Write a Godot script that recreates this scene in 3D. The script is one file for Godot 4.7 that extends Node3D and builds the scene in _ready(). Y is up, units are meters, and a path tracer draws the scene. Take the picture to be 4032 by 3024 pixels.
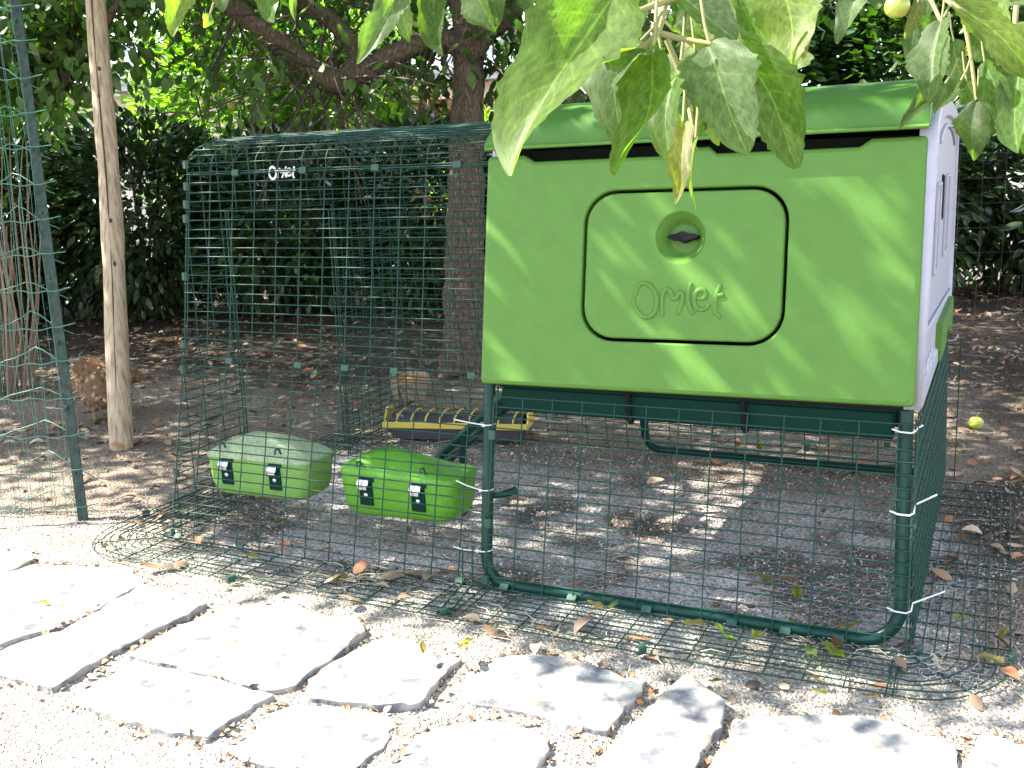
extends Node3D
# A green plastic chicken coop on a tube stand with a wire run, under apple trees beside a path of flat stones.

var rng := RandomNumberGenerator.new()
var M := {}
var names := {}

class B:
	var v := PackedVector3Array()
	var n := PackedVector3Array()
	var c := PackedColorArray()
	var u := PackedVector2Array()
	var i := PackedInt32Array()
	var col := Color.WHITE

	func vert(p: Vector3, nn: Vector3, uv := Vector2.ZERO) -> int:
		v.append(p)
		n.append(nn)
		c.append(col)
		u.append(uv)
		return v.size() - 1

	func tri(a: Vector3, b: Vector3, d: Vector3) -> void:
		var nn := (b - a).cross(d - a).normalized()
		var k := vert(a, nn)
		vert(b, nn)
		vert(d, nn)
		i.append_array(PackedInt32Array([k, k + 2, k + 1]))

	func quad(a: Vector3, b: Vector3, d: Vector3, e: Vector3) -> void:
		tri(a, b, d)
		tri(a, d, e)

	# rows of points; smooth; wrap closes each row on itself
	func grid(rows: Array, wrap := false, flip := false, colors := []) -> void:
		var h := rows.size()
		var w: int = rows[0].size()
		var nn := PackedVector3Array()
		nn.resize(h * w)
		var base := v.size()
		var lim := w if wrap else w - 1
		for r in h - 1:
			for q in lim:
				var q2 := (q + 1) % w
				var a: Vector3 = rows[r][q]
				var b: Vector3 = rows[r + 1][q]
				var d: Vector3 = rows[r + 1][q2]
				var e: Vector3 = rows[r][q2]
				var fn := (d - a).cross(e - b)
				if flip:
					fn = -fn
				nn[r * w + q] += fn
				nn[(r + 1) * w + q] += fn
				nn[(r + 1) * w + q2] += fn
				nn[r * w + q2] += fn
				var A := base + r * w + q
				var Bb := base + (r + 1) * w + q
				var D := base + (r + 1) * w + q2
				var E := base + r * w + q2
				if flip:
					i.append_array(PackedInt32Array([A, Bb, D, A, D, E]))
				else:
					i.append_array(PackedInt32Array([A, D, Bb, A, E, D]))
		for r in h:
			for q in w:
				if colors.size():
					col = colors[r][q]
				vert(rows[r][q], nn[r * w + q].normalized(), Vector2(float(q) / maxf(1, w - 1), float(r) / maxf(1, h - 1)))

	func loft(loops: Array, flip := false) -> void:
		for k in loops.size() - 1:
			grid([loops[k], loops[k + 1]], true, flip)

	func fan(loop: Array, flip := false) -> void:
		var mid := Vector3.ZERO
		for p in loop:
			mid += p
		mid /= loop.size()
		for k in loop.size():
			if flip:
				tri(mid, loop[(k + 1) % loop.size()], loop[k])
			else:
				tri(mid, loop[k], loop[(k + 1) % loop.size()])

	func tube(pts: Array, rad, sides := 8, caps := true) -> void:
		var rows := []
		var side := Vector3.ZERO
		for k in pts.size():
			var p: Vector3 = pts[k]
			var dir: Vector3 = (pts[mini(k + 1, pts.size() - 1)] - pts[maxi(k - 1, 0)]).normalized()
			if side == Vector3.ZERO:
				side = dir.cross(Vector3.UP if absf(dir.y) < 0.9 else Vector3.RIGHT).normalized()
			side = (side - dir * side.dot(dir)).normalized()
			var up := dir.cross(side)
			var r: float = rad[k] if rad is Array else rad
			var row := []
			for s in sides:
				var a := TAU * s / sides
				row.append(p + (side * cos(a) + up * sin(a)) * r)
			rows.append(row)
		grid(rows, true, true)
		if caps:
			fan(rows[0], false)
			fan(rows[-1], true)

	func wire(a: Vector3, b: Vector3, r: float) -> void:
		tube([a, b], r, 5, false)

	func box(t: Transform3D, s: Vector3, bev := 0.0) -> void:
		var h := s / 2.0
		var loops := []
		var zs := [[-h.z, bev], [-h.z + bev, 0.0], [h.z - bev, 0.0], [h.z, bev]] if bev > 0.0 else [[-h.z, 0.0], [h.z, 0.0]]
		for z in zs:
			var x: float = h.x - z[1]
			var y: float = h.y - z[1]
			var g := bev * 0.9 if bev > 0.0 else 0.0
			var lp := []
			for cn in [[1, 1], [-1, 1], [-1, -1], [1, -1]]:
				if g > 0.0:
					var p1 := Vector3(cn[0] * x, cn[1] * (y - g), z[0])
					var p2 := Vector3(cn[0] * (x - g), cn[1] * y, z[0])
					if cn[0] * cn[1] > 0:
						lp.append(t * p1)
						lp.append(t * p2)
					else:
						lp.append(t * p2)
						lp.append(t * p1)
				else:
					lp.append(t * Vector3(cn[0] * x, cn[1] * y, z[0]))
			loops.append(lp)
		for k in loops.size() - 1:
			var w: int = loops[k].size()
			for q in w:
				quad(loops[k][q], loops[k][(q + 1) % w], loops[k + 1][(q + 1) % w], loops[k + 1][q])
		fan(loops[0], true)
		fan(loops[-1], false)

	func slab(poly: Array, t: Transform3D, thick: float, bev := 0.0) -> void:
		# a polygon (counter-clockwise, Vector2) extruded along t's z from 0 to -thick, its front edge bevelled
		var flat := PackedVector2Array(poly)
		var inner := flat
		if bev > 0.0:
			var o := Geometry2D.offset_polygon(flat, -bev)
			if o.size() == 1 and o[0].size() == flat.size():
				inner = o[0]
				var best := 0
				for k in inner.size():
					if inner[k].distance_to(flat[0]) < inner[best].distance_to(flat[0]):
						best = k
				var turned := PackedVector2Array()
				for k in inner.size():
					turned.append(inner[(best + k) % inner.size()])
				inner = turned
		var idx := Geometry2D.triangulate_polygon(inner)
		for k in range(0, idx.size(), 3):
			var a := t * Vector3(inner[idx[k]].x, inner[idx[k]].y, 0)
			var b := t * Vector3(inner[idx[k + 1]].x, inner[idx[k + 1]].y, 0)
			var d := t * Vector3(inner[idx[k + 2]].x, inner[idx[k + 2]].y, 0)
			if (b - a).cross(d - a).dot(t.basis.z) > 0:
				tri(a, b, d)
			else:
				tri(a, d, b)
		var w := flat.size()
		for q in w:
			var q2 := (q + 1) % w
			var a := t * Vector3(flat[q].x, flat[q].y, -bev)
			var b := t * Vector3(flat[q2].x, flat[q2].y, -bev)
			if bev > 0.0:
				quad(a, b, t * Vector3(inner[q2].x, inner[q2].y, 0), t * Vector3(inner[q].x, inner[q].y, 0))
			quad(t * Vector3(flat[q].x, flat[q].y, -thick), t * Vector3(flat[q2].x, flat[q2].y, -thick), b, a)

	func ball(t: Transform3D, r: Vector3, a := 10, b := 14) -> void:
		var rows := []
		for k in a + 1:
			var th := PI * k / a
			var row := []
			for q in b:
				var ph := TAU * q / b
				row.append(t * Vector3(r.x * sin(th) * cos(ph), r.y * cos(th), r.z * sin(th) * sin(ph)))
			rows.append(row)
		grid(rows, true, true)

	func add(o: B, t: Transform3D) -> void:
		var base := v.size()
		var nb := t.basis.inverse().transposed()
		for k in o.v.size():
			v.append(t * o.v[k])
			n.append((nb * o.n[k]).normalized())
			c.append(o.c[k])
			u.append(o.u[k])
		for k in o.i:
			i.append(base + k)

	func mesh() -> ArrayMesh:
		var a := []
		a.resize(Mesh.ARRAY_MAX)
		a[Mesh.ARRAY_VERTEX] = v
		a[Mesh.ARRAY_NORMAL] = n
		a[Mesh.ARRAY_COLOR] = c
		a[Mesh.ARRAY_TEX_UV] = u
		a[Mesh.ARRAY_INDEX] = i
		var m := ArrayMesh.new()
		m.add_surface_from_arrays(Mesh.PRIMITIVE_TRIANGLES, a)
		return m

func numbered(called: String, parent: Node) -> String:
	var key := str(parent.get_instance_id()) + called
	var k: int = names.get(key, 0)
	names[key] = k + 1
	return called if k == 0 else "%s_%03d" % [called, k]

func put(called: String, m: Mesh, mat: Material, parent: Node = self) -> MeshInstance3D:
	var o := MeshInstance3D.new()
	o.name = numbered(called, parent)
	o.mesh = m
	o.material_override = mat
	parent.add_child(o, true)
	return o

func obj(called: String, b: B, mat: Material, parent: Node = self) -> MeshInstance3D:
	return put(called, b.mesh(), mat, parent)

func thing(called: String, label: String, category: String, at := Vector3.ZERO, group := "") -> Node3D:
	var o := Node3D.new()
	o.name = numbered(called, self)
	add_child(o, true)
	o.position = at
	tag(o, label, category, group)
	return o

func tag(o: Node, label: String, category: String, group := "") -> void:
	o.set_meta("label", label)
	o.set_meta("category", category)
	if group:
		o.set_meta("group", group)

func copies(called: String, m: Mesh, mat: Material, where: Array, tints: Array, parent: Node = self) -> MultiMeshInstance3D:
	var mm := MultiMesh.new()
	mm.transform_format = MultiMesh.TRANSFORM_3D
	mm.use_colors = true
	mm.mesh = m
	mm.instance_count = where.size()
	for k in where.size():
		mm.set_instance_transform(k, where[k])
		mm.set_instance_color(k, tints[k])
	var o := MultiMeshInstance3D.new()
	o.name = numbered(called, parent)
	o.multimesh = mm
	o.material_override = mat
	o.set_meta("kind", "stuff")
	parent.add_child(o, true)
	return o

# ---------------------------------------------------------------- materials
func noise_tex(size: int, freq: float, oct: int, stops: Array, seed := 1, kind := FastNoiseLite.TYPE_SIMPLEX_SMOOTH, fractal := FastNoiseLite.FRACTAL_FBM) -> NoiseTexture2D:
	var f := FastNoiseLite.new()
	f.noise_type = kind
	f.seed = seed
	f.frequency = freq
	f.fractal_type = fractal
	f.fractal_octaves = oct
	f.fractal_gain = 0.55
	var t := NoiseTexture2D.new()
	t.width = size
	t.height = size
	t.seamless = true
	t.noise = f
	var g := Gradient.new()
	g.offsets = PackedFloat32Array(stops.map(func(s): return s[0]))
	g.colors = PackedColorArray(stops.map(func(s): return s[1]))
	t.color_ramp = g
	return t

func grey(a: float) -> Color:
	return Color(a, a, a)

func lin(r: float, g: float, b: float, a := 1.0) -> Color:
	var q := Color(r, g, b).linear_to_srgb()
	q.a = a
	return q

func mat(color: Color, rough := 0.6, spec := 0.5) -> StandardMaterial3D:
	var m := StandardMaterial3D.new()
	m.albedo_color = color
	m.roughness = rough
	m.metallic_specular = spec
	return m

func tri_map(m: StandardMaterial3D, scale: Vector3, world := false) -> void:
	m.uv1_triplanar = true
	m.uv1_world_triplanar = world
	m.uv1_scale = scale

func bump(m: StandardMaterial3D, t: Texture2D, cm: float) -> void:
	m.heightmap_enabled = true
	m.heightmap_texture = t
	m.heightmap_scale = cm

func leaf_texture() -> ImageTexture:
	# midrib and side veins, paler than the blade, and faint mottling
	var im := Image.create(192, 256, false, Image.FORMAT_RGB8)
	var f := FastNoiseLite.new()
	f.seed = 5
	f.frequency = 0.03
	f.fractal_octaves = 4
	for y in 256:
		for x in 192:
			var s := absf(x / 95.5 - 1.0)
			var t := y / 255.0
			var a := 0.84 + 0.16 * f.get_noise_2d(x, y) + 0.08 * f.get_noise_2d(x * 4.0 + 99, y * 4.0)
			var ph := fposmod((t + 0.09 - s * 0.24) * 7.0, 1.0)
			var vein := exp(-pow((ph - 0.5) / 0.055, 2.0)) * (1.0 - s) * 0.16
			var rib := exp(-pow(s / 0.03, 2.0)) * 0.32
			var fine := 0.05 * sin((t * 60.0 + s * 25.0)) * sin(s * 60.0)
			a = clampf(a + fine + maxf(vein, rib), 0.0, 1.25) / 1.25
			im.set_pixel(x, y, Color(a, a, a * (1.0 - 0.1 * maxf(vein, rib))))
	return ImageTexture.create_from_image(im)

func leaf_mat(back: Color, rough: float, tex: Texture2D = null) -> StandardMaterial3D:
	var m := mat(Color.WHITE, rough, 0.5)
	m.vertex_color_use_as_albedo = true
	m.backlight_enabled = true
	m.backlight = back
	m.cull_mode = BaseMaterial3D.CULL_DISABLED
	if tex:
		m.albedo_texture = tex
		m.heightmap_enabled = true
		m.heightmap_texture = tex
		m.heightmap_scale = 0.03
	return m

func make_materials() -> void:
	var speck := noise_tex(512, 0.05, 4, [[0.0, grey(0.80)], [0.5, grey(0.97)], [1.0, grey(1.0)]], 3)
	var dust := noise_tex(512, 0.012, 5, [[0.2, grey(0.975)], [0.6, grey(1.0)], [1.0, grey(1.0)]], 8)
	var orange_peel := noise_tex(256, 0.12, 2, [[0.0, grey(0.0)], [1.0, grey(1.0)]], 4)
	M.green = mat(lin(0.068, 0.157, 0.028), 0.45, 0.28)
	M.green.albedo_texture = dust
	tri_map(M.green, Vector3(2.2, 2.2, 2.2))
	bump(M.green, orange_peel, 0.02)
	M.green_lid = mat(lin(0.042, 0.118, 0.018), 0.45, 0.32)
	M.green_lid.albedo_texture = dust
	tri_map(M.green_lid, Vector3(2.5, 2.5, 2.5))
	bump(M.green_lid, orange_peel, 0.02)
	M.feeder = mat(lin(0.085, 0.25, 0.022), 0.32, 0.35)
	M.feeder.albedo_texture = speck
	tri_map(M.feeder, Vector3(5, 5, 5))
	M.feeder_old = mat(lin(0.145, 0.285, 0.07), 0.6, 0.25)
	M.feeder_old.albedo_texture = speck
	tri_map(M.feeder_old, Vector3(5, 5, 5))
	M.feeder_lid_old = mat(lin(0.27, 0.34, 0.20), 0.85, 0.3)
	M.feeder_lid_old.albedo_texture = noise_tex(512, 0.03, 5, [[0.2, grey(0.78)], [0.55, grey(0.97)], [1.0, grey(1.0)]], 12)
	tri_map(M.feeder_lid_old, Vector3(6, 6, 6))
	M.white = mat(lin(0.27, 0.275, 0.335), 0.5)
	M.white.albedo_texture = dust
	tri_map(M.white, Vector3(2, 2, 2))
	M.white_shade = mat(lin(0.22, 0.20, 0.21), 0.6)  # white darkened to paint the shade inside the vent recesses
	M.black = mat(lin(0.008, 0.0075, 0.010), 0.6, 0.18)
	M.inner = mat(lin(0.006, 0.008, 0.006), 0.85, 0.1)
	M.frame = mat(lin(0.006, 0.035, 0.027), 0.32, 0.28)
	M.frame.albedo_texture = speck
	tri_map(M.frame, Vector3(8, 8, 8))
	M.beam = mat(lin(0.0045, 0.027, 0.020), 0.6, 0.15)
	M.beam.albedo_texture = speck
	tri_map(M.beam, Vector3(6, 6, 6))
	M.wire = mat(lin(0.012, 0.042, 0.032), 0.5, 0.28)
	M.clip = mat(lin(0.022, 0.062, 0.046), 0.55, 0.35)
	M.tie = mat(lin(0.45, 0.45, 0.44), 0.5)
	M.steel = mat(lin(0.55, 0.56, 0.6), 0.25)
	M.steel.metallic = 0.9
	M.post_metal = mat(lin(0.038, 0.062, 0.05), 0.7, 0.3)
	M.post_metal.albedo_texture = noise_tex(512, 0.02, 5, [[0.2, grey(0.65)], [0.6, grey(0.95)], [1.0, grey(1.0)]], 15)
	tri_map(M.post_metal, Vector3(5, 3, 5))
	M.fence_wire = mat(lin(0.05, 0.14, 0.11), 0.55, 0.4)
	M.net = mat(lin(0.30, 0.31, 0.31), 0.5)
	M.yellow = mat(lin(0.46, 0.37, 0.06), 0.6)
	M.grey_plastic = mat(lin(0.06, 0.056, 0.068), 0.6, 0.25)
	M.grey_plastic.albedo_texture = speck
	tri_map(M.grey_plastic, Vector3(5, 5, 5))
	M.clay = mat(lin(0.34, 0.28, 0.22), 0.8)
	M.clay.albedo_texture = noise_tex(512, 0.025, 5, [[0.2, Color(0.55, 0.5, 0.46)], [0.55, Color(0.92, 0.88, 0.84)], [1.0, Color(1, 1, 1)]], 21)
	tri_map(M.clay, Vector3(6, 6, 6))
	M.rust = mat(lin(0.42, 0.18, 0.05), 0.9)
	var grain := noise_tex(512, 0.02, 5, [[0.15, Color(0.62, 0.55, 0.46)], [0.42, Color(0.83, 0.75, 0.64)], [0.6, Color(0.90, 0.83, 0.72)], [1.0, Color(1, 0.95, 0.86)]], 31)
	M.wood = mat(lin(0.43, 0.415, 0.395), 0.8)
	M.wood.albedo_texture = grain
	tri_map(M.wood, Vector3(7.0, 0.9, 7.0))
	bump(M.wood, grain, 0.25)
	M.wood_dark = mat(lin(0.05, 0.035, 0.022), 0.9)
	var barkh := noise_tex(512, 0.018, 5, [[0.0, grey(0.0)], [1.0, grey(1.0)]], 41, FastNoiseLite.TYPE_SIMPLEX_SMOOTH, FastNoiseLite.FRACTAL_RIDGED)
	var bark := noise_tex(512, 0.018, 5, [[0.0, Color(1.0, 0.97, 0.92)], [0.35, Color(0.82, 0.76, 0.69)], [0.7, Color(0.52, 0.46, 0.40)], [1.0, Color(0.32, 0.27, 0.23)]], 41, FastNoiseLite.TYPE_SIMPLEX_SMOOTH, FastNoiseLite.FRACTAL_RIDGED)
	M.bark = mat(lin(0.25, 0.228, 0.20), 0.9)
	M.bark.albedo_texture = bark
	tri_map(M.bark, Vector3(5.5, 1.6, 5.5))
	bump(M.bark, barkh, -1.2)
	M.twig = mat(lin(0.055, 0.042, 0.032), 0.85)
	M.stem = mat(lin(0.17, 0.165, 0.065), 0.6, 0.3)
	M.dry_stem = mat(lin(0.20, 0.145, 0.10), 0.85)
	M.straw = mat(Color.WHITE, 0.7)
	M.straw.vertex_color_use_as_albedo = true
	var soil := noise_tex(1024, 0.035, 6, [[0.1, grey(0.55)], [0.4, grey(0.82)], [0.6, grey(0.97)], [1.0, grey(1.0)]], 51)
	var soilh := noise_tex(1024, 0.06, 6, [[0.0, grey(0.0)], [1.0, grey(1.0)]], 52)
	M.soil = mat(Color.WHITE, 0.95, 0.2)
	M.soil.vertex_color_use_as_albedo = true
	M.soil.albedo_texture = soil
	tri_map(M.soil, Vector3(1.7, 1.7, 1.7), true)
	bump(M.soil, soilh, 1.4)
	var slate := noise_tex(1024, 0.006, 6, [[0.12, Color(0.55, 0.58, 0.63)], [0.33, Color(0.74, 0.76, 0.80)], [0.50, Color(0.95, 0.95, 0.95)], [0.68, Color(1.0, 0.98, 0.95)], [0.85, Color(0.84, 0.74, 0.64)], [1.0, Color(0.70, 0.56, 0.45)]], 61)
	var slateh := noise_tex(1024, 0.014, 6, [[0.0, grey(0.0)], [1.0, grey(1.0)]], 62)
	M.slate = mat(lin(0.275, 0.268, 0.258), 0.85, 0.25)
	M.slate.albedo_texture = slate
	tri_map(M.slate, Vector3(1.9, 1.9, 1.9), true)
	bump(M.slate, slateh, 0.25)
	M.pebble = mat(Color.WHITE, 0.9, 0.3)
	M.pebble.vertex_color_use_as_albedo = true
	M.leaf_tex = leaf_texture()
	M.leaf_big = leaf_mat(Color(0.85, 1.0, 0.30) * 1.25, 0.45, M.leaf_tex)
	M.leaf_big.metallic_specular = 0.4
	M.leaf_crown = leaf_mat(Color(0.80, 1.0, 0.32) * 0.95, 0.45)
	M.leaf_hedge = leaf_mat(Color(0.7, 1.0, 0.3) * 0.6, 0.32)
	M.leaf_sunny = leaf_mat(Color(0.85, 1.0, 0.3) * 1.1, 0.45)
	M.litter = leaf_mat(Color(1.0, 0.8, 0.5) * 0.3, 0.75)
	M.plaster = mat(lin(0.60, 0.50, 0.44), 0.9)
	M.plaster.albedo_texture = dust
	tri_map(M.plaster, Vector3(0.5, 0.5, 0.5))
	M.roof = mat(lin(0.42, 0.43, 0.46), 0.6)
	M.fascia = mat(lin(0.10, 0.07, 0.055), 0.7)
	M.terracotta = mat(lin(0.36, 0.13, 0.06), 0.8)
	M.terracotta.albedo_texture = noise_tex(256, 0.02, 4, [[0.1, grey(0.7)], [0.6, grey(1.0)]], 71)
	tri_map(M.terracotta, Vector3(2, 0.4, 2))
	M.apple = mat(lin(0.30, 0.40, 0.07), 0.35)
	M.apple.albedo_texture = noise_tex(256, 0.02, 4, [[0.1, Color(0.75, 0.45, 0.3)], [0.35, Color(0.95, 0.9, 0.8)], [1.0, Color(1, 1, 1)]], 73)
	tri_map(M.apple, Vector3(9, 9, 9))
	M.feather = mat(Color.WHITE, 0.9, 0.2)
	M.feather.vertex_color_use_as_albedo = true
	M.comb = mat(lin(0.45, 0.03, 0.03), 0.6)
	M.glass_dark = mat(lin(0.03, 0.035, 0.04), 0.15)

const SUN_FROM := Vector3(-0.68, 0.72, 0.13)
const SKY_ENERGY := 1.0
const EXPOSURE := 6.8
const CROWN_CLUMPS := 3200
const CENTRE_LEAVES := [
	[Vector3(0.873, 1.103, 1.481), Vector3(0.835, 1.010, 1.577), 0.063, 14, 0.35, 1],
	[Vector3(0.853, 1.106, 1.421), Vector3(0.870, 1.013, 1.458), 0.039, -25, 0.10, 2],
	[Vector3(0.900, 1.068, 1.498), Vector3(0.895, 1.050, 1.550), 0.022, 35, 0.30, 3],
	[Vector3(0.902, 1.066, 1.498), Vector3(0.905, 0.996, 1.547), 0.034, -12, -0.35, 0],
	[Vector3(0.929, 1.072, 1.472), Vector3(0.959, 1.009, 1.507), 0.038, 10, 0.15, 3],
	[Vector3(0.886, 1.117, 1.426), Vector3(0.936, 1.078, 1.434), 0.035, 40, 0.15, 3],
	[Vector3(0.904, 1.121, 1.371), Vector3(0.915, 1.056, 1.392), 0.047, -20, 0.10, 4],
	[Vector3(0.934, 1.077, 1.412), Vector3(0.973, 1.000, 1.434), 0.040, -8, 0.30, 0],
	[Vector3(0.941, 1.126, 1.330), Vector3(0.955, 1.063, 1.360), 0.041, 5, 0.08, 5],
	[Vector3(0.902, 1.133, 1.256), Vector3(0.914, 1.076, 1.263), 0.033, 30, 0.10, 2],
	[Vector3(0.904, 1.068, 1.406), Vector3(0.923, 1.015, 1.432), 0.016, 60, 0.20, 4],
	[Vector3(0.915, 1.028, 1.478), Vector3(0.920, 0.983, 1.509), 0.014, 40, 0.30, 6],
	[Vector3(0.925, 1.018, 1.487), Vector3(0.928, 0.979, 1.517), 0.011, -50, 0.40, 5],
	[Vector3(0.881, 1.094, 1.388), Vector3(0.912, 1.076, 1.389), 0.019, 60, 0.10, 5],
	[Vector3(0.856, 1.088, 1.379), Vector3(0.833, 1.073, 1.394), 0.019, -30, 0.20, 0],
	[Vector3(0.904, 1.118, 1.202), Vector3(0.890, 1.074, 1.219), 0.027, 20, 0.10, 2],
	[Vector3(0.940, 1.103, 1.245), Vector3(0.945, 1.080, 1.247), 0.011, 0, 0.30, 6],
	[Vector3(0.942, 1.088, 1.224), Vector3(0.936, 1.074, 1.231), 0.017, 20, 0.20, 4],
	[Vector3(0.909, 1.067, 1.359), Vector3(0.923, 1.019, 1.374), 0.022, 70, 0.20, 0],
	[Vector3(0.894, 1.054, 1.437), Vector3(0.914, 1.010, 1.449), 0.024, -60, 0.20, 0],
	[Vector3(0.857, 1.072, 1.337), Vector3(0.824, 1.105, 1.322), 0.024, 20, 0.10, 2],
	[Vector3(0.903, 1.067, 1.441), Vector3(0.904, 1.006, 1.477), 0.026, -30, 0.30, 0],
	[Vector3(0.913, 1.072, 1.401), Vector3(0.911, 1.019, 1.437), 0.021, 50, 0.20, 1],
	[Vector3(0.852, 1.095, 1.402), Vector3(0.838, 1.048, 1.419), 0.025, 30, 0.20, 1],
	[Vector3(0.891, 1.120, 1.389), Vector3(0.901, 1.088, 1.403), 0.028, -20, 0.10, 0],
	[Vector3(0.906, 1.130, 1.323), Vector3(0.929, 1.086, 1.333), 0.026, 10, 0.20, 0],
	[Vector3(0.849, 1.131, 1.338), Vector3(0.845, 1.101, 1.347), 0.024, 30, 0.20, 2],
	[Vector3(0.920, 1.133, 1.270), Vector3(0.929, 1.080, 1.289), 0.024, -30, 0.20, 1],
	[Vector3(0.787, 1.144, 1.308), Vector3(0.786, 1.109, 1.317), 0.029, 15, 0.20, 2],
	[Vector3(0.770, 1.148, 1.315), Vector3(0.762, 1.120, 1.325), 0.025, -15, 0.20, 0]]
const LEFT_LEAVES := [
	[Vector3(0.381, 1.190, 1.287), Vector3(0.374, 1.137, 1.315), 0.025, 15, 0.15, 5],
	[Vector3(0.378, 1.199, 1.242), Vector3(0.395, 1.163, 1.265), 0.021, 0, 0.10, 2],
	[Vector3(0.426, 1.198, 1.241), Vector3(0.453, 1.148, 1.263), 0.028, -10, 0.10, 0],
	[Vector3(0.491, 1.183, 1.271), Vector3(0.491, 1.144, 1.280), 0.008, 70, 0.10, 3],
	[Vector3(0.603, 1.167, 1.278), Vector3(0.585, 1.099, 1.325), 0.026, 25, 0.25, 3],
	[Vector3(0.578, 1.172, 1.232), Vector3(0.587, 1.121, 1.239), 0.020, -20, 0.10, 1],
	[Vector3(0.617, 1.173, 1.235), Vector3(0.630, 1.105, 1.256), 0.030, 10, 0.10, 2],
	[Vector3(0.654, 1.169, 1.253), Vector3(0.688, 1.121, 1.270), 0.032, -12, 0.15, 0],
	[Vector3(0.649, 1.173, 1.197), Vector3(0.661, 1.134, 1.201), 0.022, 20, 0.20, 2],
	[Vector3(0.536, 1.186, 1.192), Vector3(0.526, 1.142, 1.207), 0.022, -40, 0.10, 2],
	[Vector3(0.314, 1.176, 1.187), Vector3(0.309, 1.162, 1.193), 0.011, 30, 0.10, 4],
	[Vector3(0.658, 1.181, 1.135), Vector3(0.667, 1.154, 1.137), 0.025, 10, 0.10, 2]]
const RIGHT_LEAVES := [
	[Vector3(1.041, 1.135, 1.053), Vector3(1.111, 1.062, 1.059), 0.030, 20, 0.10, 5],
	[Vector3(1.064, 1.150, 1.005), Vector3(1.093, 1.095, 1.026), 0.035, -15, 0.15, 4],
	[Vector3(1.026, 1.133, 0.948), Vector3(1.020, 1.056, 0.991), 0.042, -10, 0.15, 3],
	[Vector3(1.026, 1.140, 0.912), Vector3(1.008, 1.109, 0.928), 0.025, 20, 0.10, 0],
	[Vector3(1.000, 1.163, 0.862), Vector3(0.987, 1.126, 0.877), 0.015, 40, 0.20, 6],
	[Vector3(0.987, 1.151, 0.758), Vector3(0.983, 1.106, 0.771), 0.020, 20, 0.10, 2],
	[Vector3(1.003, 1.119, 0.758), Vector3(0.994, 1.079, 0.772), 0.011, 50, 0.20, 6],
	[Vector3(1.028, 1.077, 0.869), Vector3(0.989, 1.034, 0.920), 0.015, 40, 0.20, 2],
	[Vector3(1.042, 1.081, 0.839), Vector3(1.019, 1.049, 0.880), 0.024, -30, 0.20, 2],
	[Vector3(1.047, 1.081, 0.802), Vector3(1.062, 1.034, 0.818), 0.029, 10, 0.15, 0],
	[Vector3(1.065, 1.098, 0.847), Vector3(1.087, 1.023, 0.876), 0.030, -15, 0.25, 0],
	[Vector3(1.059, 1.061, 0.812), Vector3(1.061, 0.996, 0.838), 0.034, 20, 0.10, 2],
	[Vector3(1.098, 1.081, 0.857), Vector3(1.101, 1.003, 0.896), 0.037, -10, 0.10, 0],
	[Vector3(1.089, 1.060, 0.798), Vector3(1.068, 1.017, 0.819), 0.020, 35, 0.25, 2],
	[Vector3(0.956, 1.160, 1.054), Vector3(0.951, 1.121, 1.065), 0.028, 20, 0.20, 3],
	[Vector3(0.955, 1.157, 0.998), Vector3(0.936, 1.113, 1.018), 0.018, -40, 0.20, 2],
	[Vector3(1.049, 1.135, 0.789), Vector3(1.079, 1.099, 0.783), 0.030, -20, 0.15, 0],
	[Vector3(1.086, 1.133, 0.828), Vector3(1.107, 1.104, 0.825), 0.030, 20, 0.10, 5],
	[Vector3(1.095, 1.158, 0.931), Vector3(1.070, 1.139, 0.948), 0.023, 10, 0.20, 4],
	[Vector3(1.031, 1.166, 0.903), Vector3(1.069, 1.145, 0.890), 0.024, 30, 0.10, 2],
	[Vector3(1.072, 1.118, 0.668), Vector3(1.096, 1.065, 0.669), 0.034, 0, 0.10, 2],
	[Vector3(1.026, 1.137, 0.686), Vector3(1.047, 1.075, 0.690), 0.031, -20, 0.15, 2],
	[Vector3(0.995, 1.196, 0.744), Vector3(0.993, 1.148, 0.756), 0.022, 10, 0.10, 2],
	[Vector3(1.060, 1.152, 0.666), Vector3(1.037, 1.120, 0.685), 0.025, 30, 0.20, 6],
	[Vector3(1.103, 1.122, 0.596), Vector3(1.079, 1.083, 0.617), 0.035, -30, 0.10, 2],
	[Vector3(1.116, 1.054, 0.719), Vector3(1.117, 0.996, 0.732), 0.038, 20, 0.10, 2],
	[Vector3(0.937, 1.213, 0.654), Vector3(0.934, 1.185, 0.663), 0.023, 20, 0.10, 2]]
const CENTRE_STEM := [[Vector3(0.898, 1.120, 1.442), 0.0028], [Vector3(0.898, 1.102, 1.457), 0.0025], [Vector3(0.898, 1.081, 1.474), 0.0026]]
const CENTRE_STEM_B := [[Vector3(0.898, 1.081, 1.474), 0.0022], [Vector3(0.895, 1.073, 1.488), 0.0018], [Vector3(0.885, 1.066, 1.506), 0.0014]]
const CENTRE_STEM_C := [[Vector3(0.914, 1.107, 1.449), 0.0018], [Vector3(0.897, 1.098, 1.470), 0.0022], [Vector3(0.880, 1.089, 1.486), 0.0018], [Vector3(0.876, 1.080, 1.496), 0.0012]]
const CENTRE_STEM_D := [[Vector3(0.898, 1.081, 1.474), 0.0020], [Vector3(0.911, 1.077, 1.469), 0.0018], [Vector3(0.930, 1.072, 1.472), 0.0014]]
const CENTRE_STEM_E := [[Vector3(0.897, 1.079, 1.452), 0.0020], [Vector3(0.908, 1.052, 1.453), 0.0016], [Vector3(0.921, 1.020, 1.476), 0.0012]]
const CENTRE_STEM_F := [[Vector3(0.921, 1.117, 1.409), 0.0020], [Vector3(0.929, 1.093, 1.411), 0.0016], [Vector3(0.934, 1.076, 1.412), 0.0012]]
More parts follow.
